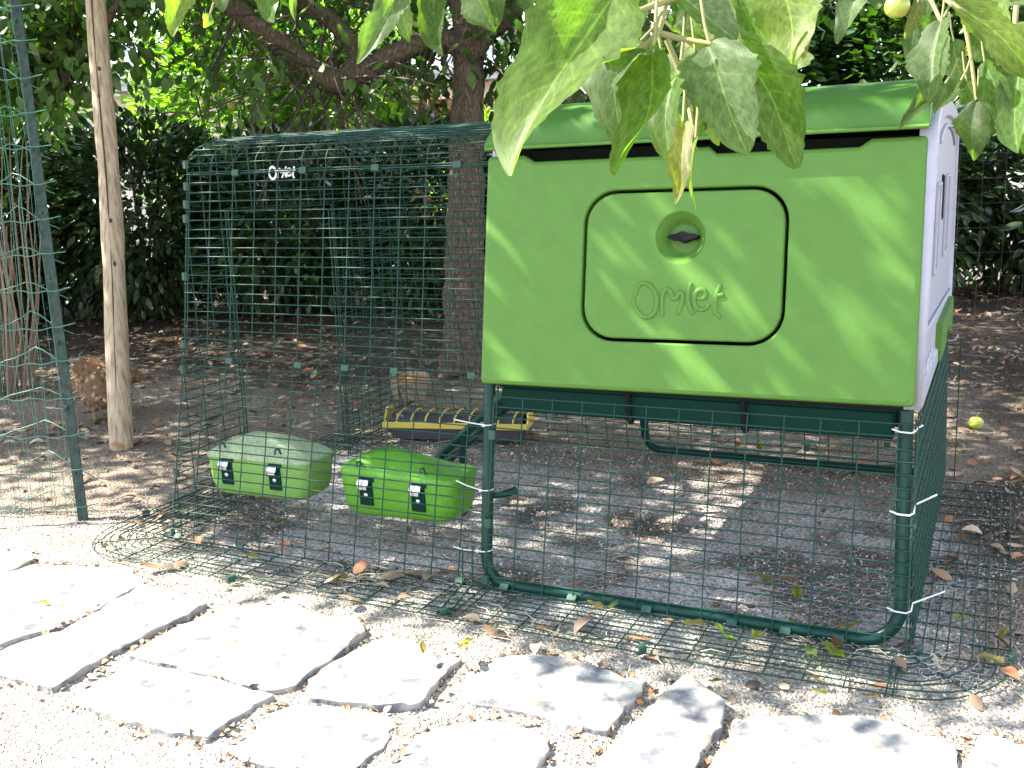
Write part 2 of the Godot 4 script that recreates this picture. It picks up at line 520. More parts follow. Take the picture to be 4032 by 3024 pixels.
const RIGHT_STEM := [[Vector3(1.001, 1.181, 0.915), 0.0030], [Vector3(1.013, 1.158, 0.925), 0.0025], [Vector3(1.026, 1.131, 0.948), 0.0018]]
const RIGHT_STEM_B := [[Vector3(1.009, 1.165, 0.994), 0.0026], [Vector3(1.041, 1.134, 1.053), 0.0024], [Vector3(1.055, 1.125, 1.049), 0.0014]]
const RIGHT_STEM_C := [[Vector3(1.027, 1.192, 0.786), 0.0030], [Vector3(1.045, 1.130, 0.792), 0.0026], [Vector3(1.058, 1.061, 0.813), 0.0014]]
const RIGHT_STEM_D := [[Vector3(1.093, 1.184, 0.791), 0.0030], [Vector3(1.092, 1.123, 0.828), 0.0026], [Vector3(1.099, 1.078, 0.858), 0.0014]]
const RIGHT_STEM_E := [[Vector3(0.978, 1.190, 0.866), 0.0020], [Vector3(0.978, 1.170, 0.871), 0.0016]]
const LEFT_STEM := [[Vector3(0.319, 1.215, 1.289), 0.0040], [Vector3(0.455, 1.198, 1.251), 0.0040], [Vector3(0.606, 1.178, 1.251), 0.0040], [Vector3(0.686, 1.189, 1.176), 0.0030]]
const TRUNK := [[Vector3(-1.298, -0.091, -2.346), 0.1500], [Vector3(-1.310, 0.005, -2.363), 0.1280], [Vector3(-1.303, 0.162, -2.379), 0.1100], [Vector3(-1.301, 0.482, -2.410), 0.1020], [Vector3(-1.307, 0.819, -2.462), 0.0920], [Vector3(-1.308, 1.153, -2.505), 0.0820], [Vector3(-1.306, 1.417, -2.544), 0.0750], [Vector3(-1.313, 1.615, -2.576), 0.0780], [Vector3(-1.321, 1.766, -2.584), 0.0620], [Vector3(-1.320, 1.982, -2.612), 0.0550], [Vector3(-1.349, 2.368, -2.654), 0.0450], [Vector3(-1.317, 2.913, -2.739), 0.0300]]
const LIMB_A := [[Vector3(-1.315, 1.571, -2.565), 0.0600], [Vector3(-1.400, 1.625, -2.491), 0.0500], [Vector3(-1.475, 1.609, -2.418), 0.0460], [Vector3(-1.586, 1.554, -2.318), 0.0500], [Vector3(-1.709, 1.475, -2.218), 0.0520], [Vector3(-1.795, 1.434, -2.145), 0.0580], [Vector3(-1.858, 1.479, -2.091), 0.0520], [Vector3(-1.942, 1.554, -2.034), 0.0500], [Vector3(-2.052, 1.651, -1.982), 0.0460], [Vector3(-2.162, 1.757, -1.931), 0.0440], [Vector3(-2.245, 1.871, -1.884), 0.0400], [Vector3(-2.398, 2.136, -1.816), 0.0300], [Vector3(-2.532, 2.477, -1.775), 0.0200]]
const LIMB_B := [[Vector3(-1.785, 1.442, -2.152), 0.0400], [Vector3(-1.737, 1.536, -2.219), 0.0360], [Vector3(-1.786, 1.632, -2.241), 0.0380], [Vector3(-1.883, 1.726, -2.250), 0.0400], [Vector3(-2.027, 1.816, -2.236), 0.0360], [Vector3(-2.158, 1.929, -2.222), 0.0300], [Vector3(-2.336, 2.198, -2.200), 0.0220]]
const LIMB_C := [[Vector3(-1.303, 1.548, -2.565), 0.0550], [Vector3(-1.228, 1.642, -2.600), 0.0500], [Vector3(-1.152, 1.703, -2.628), 0.0450], [Vector3(-1.074, 1.794, -2.652), 0.0450], [Vector3(-0.940, 1.911, -2.687), 0.0400], [Vector3(-0.682, 2.179, -2.759), 0.0300], [Vector3(-0.377, 2.454, -2.855), 0.0200]]
const LIMB_D := [[Vector3(-1.314, 1.722, -2.577), 0.0500], [Vector3(-1.421, 1.851, -2.670), 0.0450], [Vector3(-1.678, 2.094, -2.942), 0.0350], [Vector3(-1.997, 2.509, -3.339), 0.0220]]
const LEFT_TREE_LIMB := [[Vector3(-3.470, 1.307, -0.999), 0.0900], [Vector3(-3.109, 1.516, -1.219), 0.0750], [Vector3(-2.963, 1.571, -1.302), 0.0650], [Vector3(-2.836, 1.637, -1.378), 0.0600], [Vector3(-2.706, 1.707, -1.400), 0.0500], [Vector3(-2.608, 1.825, -1.417), 0.0450], [Vector3(-2.394, 2.149, -1.481), 0.0300]]
const LEFT_TREE_TWIG_A := [[Vector3(-2.891, 1.609, -1.345), 0.0300], [Vector3(-2.618, 1.530, -1.344), 0.0220], [Vector3(-2.483, 1.618, -1.372), 0.0200], [Vector3(-2.404, 1.706, -1.374), 0.0180], [Vector3(-2.306, 1.876, -1.460), 0.0120]]
const LEFT_TREE_TWIG_B := [[Vector3(-2.836, 1.637, -1.378), 0.0250], [Vector3(-2.718, 1.532, -1.410), 0.0180], [Vector3(-2.748, 1.402, -1.365), 0.0120], [Vector3(-2.781, 1.332, -1.334), 0.0080]]
const APPLE := [Vector3(0.977, 1.159, 0.874), 0.0133]
const APPLE_LEFT := [Vector3(-2.384, 1.726, -1.275), 0.0328]
const STONES := {
	"A": [Vector2(-1.241, 0.456), Vector2(-1.213, 0.395), Vector2(-1.193, 0.312), Vector2(-1.064, 0.275), Vector2(-0.922, 0.240), Vector2(-0.819, 0.301), Vector2(-0.808, 0.441), Vector2(-0.804, 0.551), Vector2(-0.847, 0.635), Vector2(-0.855, 0.684), Vector2(-0.877, 0.736)],
	"B": [Vector2(-0.847, 0.770), Vector2(-0.823, 0.710), Vector2(-0.816, 0.658), Vector2(-0.783, 0.585), Vector2(-0.784, 0.455), Vector2(-0.795, 0.318), Vector2(-0.689, 0.318), Vector2(-0.578, 0.342), Vector2(-0.573, 0.414), Vector2(-0.598, 0.586), Vector2(-0.593, 0.705), Vector2(-0.588, 0.778), Vector2(-0.617, 0.775), Vector2(-0.737, 0.779), Vector2(-0.817, 0.793)],
	"C": [Vector2(-0.560, 0.608), Vector2(-0.551, 0.475), Vector2(-0.529, 0.391), Vector2(-0.465, 0.316), Vector2(-0.375, 0.277), Vector2(-0.254, 0.308), Vector2(-0.185, 0.290), Vector2(-0.134, 0.333), Vector2(-0.130, 0.452), Vector2(-0.135, 0.539), Vector2(-0.131, 0.584), Vector2(-0.163, 0.623), Vector2(-0.261, 0.620), Vector2(-0.411, 0.605)],
	"D": [Vector2(-0.505, 0.639), Vector2(-0.396, 0.634), Vector2(-0.324, 0.632), Vector2(-0.179, 0.641), Vector2(-0.150, 0.638), Vector2(-0.162, 0.727), Vector2(-0.170, 0.805), Vector2(-0.262, 0.819), Vector2(-0.402, 0.813), Vector2(-0.512, 0.791), Vector2(-0.511, 0.727)],
	"E": [Vector2(-0.086, 0.371), Vector2(-0.065, 0.341), Vector2(-0.009, 0.349), Vector2(0.061, 0.367), Vector2(0.121, 0.377), Vector2(0.128, 0.486), Vector2(0.140, 0.566), Vector2(0.086, 0.583), Vector2(-0.028, 0.613), Vector2(-0.088, 0.617), Vector2(-0.111, 0.561), Vector2(-0.110, 0.472)],
	"F": [Vector2(-0.090, 0.649), Vector2(-0.016, 0.631), Vector2(0.082, 0.615), Vector2(0.132, 0.640), Vector2(0.147, 0.695), Vector2(0.146, 0.741), Vector2(0.138, 0.821), Vector2(0.067, 0.835), Vector2(-0.058, 0.839), Vector2(-0.088, 0.822), Vector2(-0.099, 0.738)],
	"G": [Vector2(0.177, 0.404), Vector2(0.196, 0.339), Vector2(0.245, 0.300), Vector2(0.313, 0.285), Vector2(0.407, 0.305), Vector2(0.464, 0.323), Vector2(0.512, 0.317), Vector2(0.504, 0.425), Vector2(0.497, 0.522), Vector2(0.450, 0.519), Vector2(0.360, 0.508), Vector2(0.281, 0.508), Vector2(0.198, 0.522)],
	"H": [Vector2(0.577, 0.264), Vector2(0.634, 0.317), Vector2(0.673, 0.350), Vector2(0.684, 0.413), Vector2(0.673, 0.528), Vector2(0.671, 0.633), Vector2(0.645, 0.725), Vector2(0.525, 0.734), Vector2(0.525, 0.588), Vector2(0.547, 0.417)],
	"I": [Vector2(0.716, 0.404), Vector2(0.735, 0.377), Vector2(0.834, 0.332), Vector2(0.963, 0.301), Vector2(1.023, 0.327), Vector2(1.073, 0.352), Vector2(1.073, 0.456), Vector2(1.076, 0.561), Vector2(0.708, 0.712), Vector2(0.699, 0.601)],
	"J": [Vector2(1.104, 0.296), Vector2(1.138, 0.287), Vector2(1.195, 0.303), Vector2(1.246, 0.371), Vector2(1.240, 0.493), Vector2(1.088, 0.556), Vector2(1.091, 0.434)],
	"K": [Vector2(0.195, 0.658), Vector2(0.249, 0.592), Vector2(0.330, 0.564), Vector2(0.409, 0.581), Vector2(0.426, 0.615), Vector2(0.426, 0.666), Vector2(0.445, 0.807), Vector2(0.228, 0.896), Vector2(0.207, 0.778)],
	"L": [Vector2(-1.314, 0.399), Vector2(-1.359, 0.308), Vector2(-1.325, 0.246), Vector2(-1.276, 0.247), Vector2(-1.231, 0.279), Vector2(-1.228, 0.384), Vector2(-1.229, 0.451)],
}
const FALLEN := [
	[Vector3(-0.344, 0.020, 0.120), 0.052, 0],
	[Vector3(0.535, 0.020, 0.064), 0.042, 1],
	[Vector3(0.604, 0.020, 0.086), 0.054, 2],
	[Vector3(0.675, 0.020, 0.077), 0.051, 3],
	[Vector3(0.790, 0.020, 0.104), 0.038, 2],
	[Vector3(0.832, 0.020, 0.088), 0.054, 4],
	[Vector3(0.832, 0.020, 0.039), 0.033, 0],
	[Vector3(0.731, 0.020, -0.024), 0.030, 0],
	[Vector3(0.846, 0.020, -0.042), 0.044, 1],
	[Vector3(1.141, 0.020, -0.122), 0.035, 1],
	[Vector3(1.053, 0.020, -0.165), 0.026, 5],
	[Vector3(-0.208, 0.020, 0.024), 0.026, 5],
	[Vector3(0.302, 0.020, 0.050), 0.032, 1],
	[Vector3(0.340, 0.020, 0.035), 0.027, 2],
	[Vector3(0.067, 0.045, 0.423), 0.027, 0],
	[Vector3(-0.934, 0.020, 0.501), 0.024, 5],
	[Vector3(0.141, 0.045, 0.385), 0.043, 1],
	[Vector3(0.140, 0.045, 0.363), 0.029, 1],
	[Vector3(0.622, 0.020, -0.249), 0.039, 1],
	[Vector3(0.371, 0.020, -1.386), 0.045, 2],
	[Vector3(0.711, 0.020, -0.180), 0.043, 6],
	[Vector3(0.647, 0.020, 0.291), 0.020, 0],
	[Vector3(0.156, 0.020, -0.468), 0.021, 0],
	[Vector3(0.817, 0.020, 0.214), 0.020, 0],
	[Vector3(0.921, 0.020, 0.245), 0.021, 0],
	[Vector3(0.832, 0.020, 0.262), 0.023, 6],
	[Vector3(1.121, 0.020, 0.013), 0.040, 1],
	[Vector3(-0.752, 0.020, -0.182), 0.027, 0],
	[Vector3(-0.651, 0.020, 0.078), 0.032, 1],
	[Vector3(1.104, 0.020, 0.229), 0.008, 0]]
# ---------------------------------------------------------------- the coop
func face() -> Transform3D:
	return Transform3D(Basis(Vector3.BACK, 0.008), Vector3(0, -0.002, 0)) * Transform3D(Basis(Vector3(1, 0, 0), Vector3(0, 0.985, -0.174), Vector3(0, 0.174, 0.985)), Vector3(0, 0.503, -0.055))

func rr(cx: float, cy: float, hw: float, hh: float, r: float, k: int, d: float, top := []) -> Array:
	var out := []
	var cs := [[1, 1], [-1, 1], [-1, -1], [1, -1]]
	for q in 4:
		for s in k:
			var a := PI / 2 * (q + float(s) / (k - 1))
			out.append(Vector3(cx + cs[q][0] * (hw - r) + r * cos(a), cy + cs[q][1] * (hh - r) + r * sin(a), d))
		if q == 0:
			for s in top.size():
				if top[s] is Vector2:
					out.append(Vector3(top[s].x, top[s].y, d))
				else:
					out.append(Vector3(cx + (hw - r) * (1.0 - 2.0 * (s + 1.0) / (top.size() + 1.0)), cy + hh, d))
	return out

func stroke_shape(b: B, line: Array, w: float, high: float) -> void:
	# a raised, round-topped stroke along a line of Vector2 in a plane
	var c := Curve3D.new()
	for k in line.size():
		var tang: Vector2 = (line[mini(k + 1, line.size() - 1)] - line[maxi(k - 1, 0)]) * 0.18
		c.add_point(Vector3(line[k].x, line[k].y, 0), Vector3(-tang.x, -tang.y, 0), Vector3(tang.x, tang.y, 0))
	var pts := []
	var rad := []
	var n := maxi(10, line.size() * 4)
	for k in n + 1:
		var f := float(k) / n
		pts.append(c.sample_baked(c.get_baked_length() * f, true))
		rad.append(w * (0.72 + 0.28 * sin(PI * clampf(f * 1.0, 0.05, 0.95))))
	var t := B.new()
	t.tube(pts, rad, 10)
	b.add(t, Transform3D(Basis(Vector3(1, 0, 0), Vector3(0, 1, 0), Vector3(0, 0, high / w)), Vector3.ZERO))

func word_letters() -> Array:
	# five hand-drawn letters, in metres on the door
	return [
		[[Vector2(0.3632, 0.2135), Vector2(0.3682, 0.2348), Vector2(0.3792, 0.2432), Vector2(0.395, 0.2394), Vector2(0.4084, 0.2247), Vector2(0.4149, 0.2059), Vector2(0.4118, 0.1842), Vector2(0.4012, 0.1703), Vector2(0.3857, 0.1685), Vector2(0.3709, 0.1803), Vector2(0.3615, 0.1965), Vector2(0.360, 0.2085)]],
		[[Vector2(0.4278, 0.1724), Vector2(0.4258, 0.1954), Vector2(0.427, 0.217), Vector2(0.4347, 0.2306), Vector2(0.4447, 0.2255), Vector2(0.451, 0.2108), Vector2(0.4592, 0.2123), Vector2(0.4641, 0.2245), Vector2(0.4712, 0.2206), Vector2(0.472, 0.2046), Vector2(0.4673, 0.1884), Vector2(0.4611, 0.1748)]],
		[[Vector2(0.4905, 0.245), Vector2(0.4859, 0.229), Vector2(0.4841, 0.2102), Vector2(0.4891, 0.1916), Vector2(0.4975, 0.1772)]],
		[[Vector2(0.5044, 0.212), Vector2(0.518, 0.211), Vector2(0.5243, 0.2204), Vector2(0.5184, 0.2296), Vector2(0.5063, 0.228), Vector2(0.4988, 0.2159), Vector2(0.4996, 0.1999), Vector2(0.5084, 0.1881), Vector2(0.5232, 0.1886), Vector2(0.5334, 0.1994)]],
		[[Vector2(0.5553, 0.2422), Vector2(0.5484, 0.2223), Vector2(0.5454, 0.2011), Vector2(0.5464, 0.1826), Vector2(0.5577, 0.171)], [Vector2(0.547, 0.2175), Vector2(0.5631, 0.2205)]],
	]

func coop() -> void:
	var t := thing("chicken_coop", "green plastic chicken coop with white end panel on a dark green tube stand", "chicken coop")
	var f := face()
	# front panel, its top edge notched twice, with the door opening
	var notch := func(inset: float) -> Array:
		return [Vector2(0.851, 0.541 - inset), Vector2(0.827, 0.525 - inset), Vector2(0.5335, 0.525 - inset), Vector2(0.516, 0.541 - inset), Vector2(0.459, 0.541 - inset), Vector2(0.4415, 0.525 - inset), Vector2(0.103, 0.525 - inset), Vector2(0.0765, 0.541 - inset)]
	var free := [0, 0, 0, 0, 0, 0, 0, 0]
	var outer := func(inset: float, d: float) -> Array:
		return rr(0.4685, 0.2705, 0.4885 - inset, 0.2705 - inset, 0.010, 8, d, notch.call(inset))
	var level := notch.call(0.0)
	for k in level.size():
		level[k] = Vector2(level[k].x, 0.505)
	var flat_loop := rr(0.4685, 0.2575, 0.4785, 0.2475, 0.006, 8, 0.0, level)
	var b := B.new()
	b.loft([rr(0.4635, 0.282, 0.2300, 0.1700, 0.076, 8, -0.030, free), rr(0.4635, 0.282, 0.2300, 0.1700, 0.076, 8, -0.004, free), rr(0.4635, 0.282, 0.2318, 0.1718, 0.078, 8, -0.0012, free), rr(0.4635, 0.282, 0.2345, 0.1745, 0.080, 8, 0.0, free), flat_loop, outer.call(0.010, 0.0), outer.call(0.003, -0.003), outer.call(0.0, -0.009), outer.call(0.0, -0.034)])
	obj("front_panel", b, M.green, t).transform = f
	# door with a dished turn knob and the raised word
	b = B.new()
	var ring := func(r: float, d: float) -> Array:
		return rr(0.4612, 0.345, r, r, r - 0.0001, 8, d)
	b.loft([ring.call(0.020, -0.0365), ring.call(0.030, -0.036), ring.call(0.0345, -0.0335), ring.call(0.044, -0.020), ring.call(0.0535, -0.006), ring.call(0.0565, -0.0012), ring.call(0.0595, -0.0005), rr(0.4635, 0.282, 0.2130, 0.1530, 0.060, 8, -0.0005), rr(0.4635, 0.282, 0.2195, 0.1595, 0.067, 8, -0.0012), rr(0.4635, 0.282, 0.2225, 0.1625, 0.070, 8, -0.0045), rr(0.4635, 0.282, 0.2225, 0.1625, 0.070, 8, -0.028)])
	b.fan(ring.call(0.020, -0.0365))
	var door := obj("egg_door", b, M.green, t)
	door.name = "door"
	door.transform = f
	b = B.new()
	var kp := []
	for s in 2:
		for k in 20:
			var rx := 0.034 * cos(PI * k / 20.0) * (1.0 if s == 0 else -1.0)
			var ry := 0.0062 * pow(maxf(0.0, 1.0 - pow(absf(rx) / 0.034, 6.0)), 0.5) + 0.0062 * exp(-pow(rx / 0.011, 2.0))
			kp.append(Vector2(rx, ry if s == 0 else -ry))
	b.slab(kp, Transform3D(Basis(Vector3.BACK, 0.02), Vector3(0.4632, 0.347, -0.010)), 0.028, 0.0028)
	obj("knob", b, M.black, door)
	for letter in word_letters():
		b = B.new()
		for line in letter:
			stroke_shape(b, line, 0.0060, 0.0050)
		obj("letter", b, M.green, door).position = Vector3(0, 0, -0.0008)
	# roof lid
	b = B.new()
	var rows := []
	for e in [[-0.024, 0.30], [-0.020, 0.52], [-0.012, 0.70], [0.002, 0.84], [0.022, 0.94], [0.05, 0.99], [0.09, 1.0], [0.3, 1.0], [0.6, 1.0], [0.85, 1.0], [0.943, 1.0], [0.950, 0.985], [0.952, 0.94]]:
		var row := []
		for k in 41:
			var a := PI * k / 40.0
			var cz := signf(cos(a)) * pow(absf(cos(a)), 0.54)
			var sy := pow(sin(a), 0.64)
			row.append(Vector3(e[0], 1.0525 + 0.008 * maxf(e[0], 0.0) + 0.106 * sy * e[1], -0.62 + 0.492 * cz))
		rows.append(row)
	b.grid(rows)
	b.fan(rows[0], true)
	b.fan(rows[-1], false)
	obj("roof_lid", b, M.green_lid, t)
	b = B.new()
	for s in [[-0.124, 1], [-1.116, -1]]:
		b.tube([Vector3(-0.020, 1.0505, s[0]), Vector3(0.4, 1.0535, s[0]), Vector3(0.951, 1.058, s[0])], 0.0045, 8)
	obj("lid_lip", b, M.green, t)
	# dark inside, tray, rear panel
	b = B.new()
	b.box(Transform3D(Basis(), Vector3(0.465, 0.775, -0.65)), Vector3(0.93, 0.535, 0.94))
	obj("inner_shell", b, M.inner, t)
	b = B.new()
	b.box(Transform3D(Basis(), Vector3(0.4685, 0.500, -0.65)), Vector3(0.95, 0.012, 1.14), 0.003)
	obj("floor_tray", b, M.black, t)
	b = B.new()
	b.box(Transform3D(Basis(Vector3.RIGHT, 0.175), Vector3(0.4685, 0.770, -1.205)), Vector3(0.977, 0.545, 0.03), 0.006)
	obj("rear_panel", b, M.green, t)
	# white end panels
	end_panel(t, 1.0)
	end_panel(t, -1.0)
	# stand: two U frames, beams, ladder
	for rear in [false, true]:
		b = B.new()
		var zz := func(y: float) -> float: return (-0.20 * y - 0.008) if not rear else (-1.29 + 0.20 * y)
		var pts := []
		for y in [0.497, 0.35, 0.2, 0.075]:
			pts.append(Vector3(-0.004 - 0.036 * y, y, zz.call(y)))
		for k in range(1, 6):
			var a := PI / 2 * k / 6.0
			pts.append(Vector3(-0.006 + 0.060 * (1 - cos(a)), 0.014 + 0.060 * (1 - sin(a)), zz.call(0.014 + 0.06 * (1 - sin(a)))))
		pts.append(Vector3(0.054, 0.014, zz.call(0.014)))
		pts.append(Vector3(0.45, 0.013, zz.call(0.014)))
		pts.append(Vector3(0.870, 0.014, zz.call(0.014)))
		for k in range(1, 7):
			var a := PI / 2 * k / 6.0
			pts.append(Vector3(0.870 + 0.078 * sin(a), 0.014 + 0.078 * (1 - cos(a)), zz.call(0.014 + 0.078 * (1 - cos(a)))))
		for y in [0.2, 0.35, 0.497]:
			pts.append(Vector3(0.949 - 0.028 * y, y, zz.call(y)))
		b.tube(pts, 0.0142, 12)
		obj("leg_frame", b, M.frame, t)
		b = B.new()
		var zb := -0.118 if not rear else -1.18
		b.box(Transform3D(Basis(Vector3.RIGHT, -0.15 if not rear else 0.15), Vector3(0.46, 0.453, zb)), Vector3(0.905, 0.058, 0.022), 0.004)
		b.box(Transform3D(Basis(), Vector3(0.46, 0.489, zb - (0.02 if not rear else -0.02))), Vector3(0.92, 0.016, 0.05), 0.003)
		obj("cross_beam", b, M.beam, t)
	for x in [0.012, 0.915]:
		b = B.new()
		b.box(Transform3D(Basis(), Vector3(x, 0.468, -0.65)), Vector3(0.02, 0.045, 1.02), 0.003)
		obj("side_beam", b, M.beam, t)
	for x in [0.335, 0.60]:
		b = B.new()
		b.tube([Vector3(x, 0.492, -0.098), Vector3(x + 0.004, 0.46, -0.096), Vector3(x + 0.002, 0.428, -0.100), Vector3(x + 0.008, 0.420, -0.108)], 0.006, 6)
		b.ball(Transform3D(Basis(), Vector3(x + 0.006, 0.428, -0.097)), Vector3(0.008, 0.011, 0.006), 6, 8)
		obj("beam_hook", b, M.black, t)
	# ladder up to the coop's left end
	var lad := Node3D.new()
	lad.name = "ladder"
	t.add_child(lad, true)
	for z in [-0.46, -0.66]:
		b = B.new()
		b.tube([Vector3(-0.01, 0.492, z), Vector3(-0.10, 0.425, z), Vector3(-0.30, 0.245, z), Vector3(-0.50, 0.065, z), Vector3(-0.53, 0.02, z)], 0.0135, 10)
		obj("rail", b, M.frame, lad)
	for k in 7:
		b = B.new()
		var q := 0.1 + 0.13 * k
		b.box(Transform3D(Basis(Vector3.BACK, 0.75), Vector3(-0.03 - 0.48 * q, 0.475 - 0.43 * q, -0.56)), Vector3(0.035, 0.006, 0.20), 0.001)
		obj("rung", b, M.frame, lad)
	b = B.new()
	b.tube([Vector3(-0.29, 0.25, -0.46), Vector3(-0.30, 0.16, -0.46), Vector3(-0.315, 0.03, -0.46)], 0.012, 8)
	b.box(Transform3D(Basis(), Vector3(-0.325, 0.016, -0.46)), Vector3(0.06, 0.02, 0.03), 0.004)
	obj("support_leg", b, M.frame, lad)
	b = B.new()
	b.tube([Vector3(-0.03, 0.212, -0.06), Vector3(0.015, 0.216, -0.09), Vector3(0.035, 0.220, -0.115)], [0.007, 0.009, 0.011], 8)
	obj("bracket", b, M.frame, t)

func end_panel(t: Node3D, s: float) -> void:
	var X := 0.968 if s > 0 else -0.022
	var tf := Transform3D(Basis(Vector3(0, 0, -1), Vector3(0, 1, 0), Vector3(1, 0, 0)), Vector3(X, 0, 0)) if s > 0 else Transform3D(Basis(Vector3(0, 0, -1), Vector3(0, 1, 0), Vector3(-1, 0, 0)), Vector3(X, 0, 0))
	var outline := func(inset: float, d: float) -> Array:
		var pts := []
		for q in [Vector2(0.070, 0.500), Vector2(0.45, 0.500), Vector2(0.85, 0.500), Vector2(1.235, 0.500), Vector2(1.195, 0.75), Vector2(1.148, 1.0)]:
			pts.append(q)
		for k in 19:
			var a := PI * k / 18.0
			pts.append(Vector2(0.65 + 0.492 * signf(cos(a)) * pow(absf(cos(a)), 0.72), 1.03 + 0.098 * pow(sin(a), 0.75)))
		for q in [Vector2(0.150, 1.0), Vector2(0.112, 0.75)]:
			pts.append(q)
		var out := []
		for p in pts:
			var g := Vector2(0.65, 0.77)
			var m := Vector2(maxf(0.0, absf(p.x - g.x) - inset) * signf(p.x - g.x), maxf(0.0, absf(p.y - g.y) - inset) * signf(p.y - g.y))
			var w := g + m
			out.append(tf * Vector3(w.x, w.y, d))
		return out
	var b := B.new()
	var loops := [outline.call(0.050, -0.008), outline.call(0.042, -0.0075), outline.call(0.036, -0.001), outline.call(0.008, 0.0), outline.call(0.002, -0.003), outline.call(0.0, -0.009), outline.call(0.0, -0.036)]
	b.loft(loops, s < 0)
	b.fan(loops[0], s < 0)
	var p := obj("end_panel", b, M.white, t)
	if s < 0:
		b = B.new()
		b.box(tf * Transform3D(Basis(), Vector3(0.62, 0.70, -0.004)), Vector3(0.30, 0.34, 0.01), 0.003)
		obj("doorway", b, M.black, p)
		return
	b = B.new()
	b.box(tf * Transform3D(Basis(), Vector3(0.52, 0.905, -0.0075)), Vector3(0.040, 0.105, 0.010), 0.0035)
	obj("vent_slot", b, M.black, p)
	for q in [[0.36, 0.845, 0.11, 0.19], [0.74, 0.855, 0.15, 0.19]]:
		b = B.new()
		for e in [[-1, 0], [1, 0], [0, -1], [0, 1]]:
			b.box(tf * Transform3D(Basis(), Vector3(q[0] + e[0] * q[2] / 2, q[1] + e[1] * q[3] / 2, -0.005)), Vector3(0.008 if e[0] != 0 else q[2] + 0.008, q[3] if e[0] != 0 else 0.008, 0.008), 0.002)
		obj("vent_recess", b, M.white, p)
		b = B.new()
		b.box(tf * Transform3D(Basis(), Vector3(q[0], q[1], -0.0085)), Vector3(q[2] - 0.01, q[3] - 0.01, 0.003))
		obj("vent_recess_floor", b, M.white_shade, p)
	b = B.new()
	var arc := []
	for k in 12:
		var a := PI * (0.12 + 0.76 * k / 11.0)
		arc.append(tf * Vector3(0.65 + 0.36 * cos(a), 1.005 + 0.065 * sin(a), -0.0065))
	b.tube(arc, 0.006, 6)
	b.tube([tf * Vector3(0.10, 0.655, -0.004), tf * Vector3(1.17, 0.615, -0.004)], 0.0045, 6)
	obj("moulded_rib", b, M.white, p)
	b = B.new()
	b.slab([Vector2(0.58, 0.508), Vector2(0.86, 0.508), Vector2(0.88, 0.532), Vector2(1.0, 0.532), Vector2(1.02, 0.508), Vector2(1.20, 0.508), Vector2(1.19, 0.592), Vector2(0.58, 0.600)], tf * Transform3D(Basis(), Vector3(0, 0, 0.006)), 0.016, 0.004)
	b.tube([tf * Vector3(0.60, 0.572, 0.006), tf * Vector3(1.17, 0.568, 0.006)], 0.0025, 6)
	obj("egg_port", b, M.green, p)
	for line in [[[Vector2(0.0, 0.3), Vector2(0.4, 0.32), Vector2(0.38, 0.6), Vector2(0.12, 0.62), Vector2(-0.02, 0.3), Vector2(0.12, 0.02), Vector2(0.42, 0.08)]], [[Vector2(0.98, 0.55), Vector2(0.7, 0.62), Vector2(0.58, 0.3), Vector2(0.78, 0.05), Vector2(0.98, 0.3), Vector2(0.98, 0.6), Vector2(0.96, -0.2), Vector2(0.7, -0.35)]], [[Vector2(1.2, 0.95), Vector2(1.18, 0.5), Vector2(1.24, 0.02)]], [[Vector2(1.42, 0.6), Vector2(1.42, 0.15), Vector2(1.62, 0.02), Vector2(1.8, 0.2), Vector2(1.8, 0.6)], [Vector2(1.8, 0.3), Vector2(1.88, 0.0)]]]:
		b = B.new()
		for part in line:
			var pts := []
			for q in part:
				pts.append(Vector2(0.23 + q.x * 0.14, 0.528 + q.y * 0.062))
			stroke_shape(b, pts, 0.0050, 0.004)
		obj("letter", b, M.white, p).transform = tf * Transform3D(Basis(), Vector3(0, 0, -0.007))

# ---------------------------------------------------------------- the wire run
const WR := 0.0017

func zlow(y: float) -> float:
	return -0.232 * y

func zup(y: float) -> float:
	return -0.117 - 0.1625 * (y - 0.504)

func arch_profile() -> Array:
	# (z, y) from the front rail over the top to the rear rail
	var pts := []
	for k in 29:
		var a := PI * k / 28.0
		pts.append(Vector2(-0.65 + 0.45 * signf(cos(a)) * pow(absf(cos(a)), 0.72), 1.02 + 0.108 * pow(sin(a), 0.72)))
	return pts

func jit(a := 0.0016) -> float:
	return rng.randf_range(-a, a)

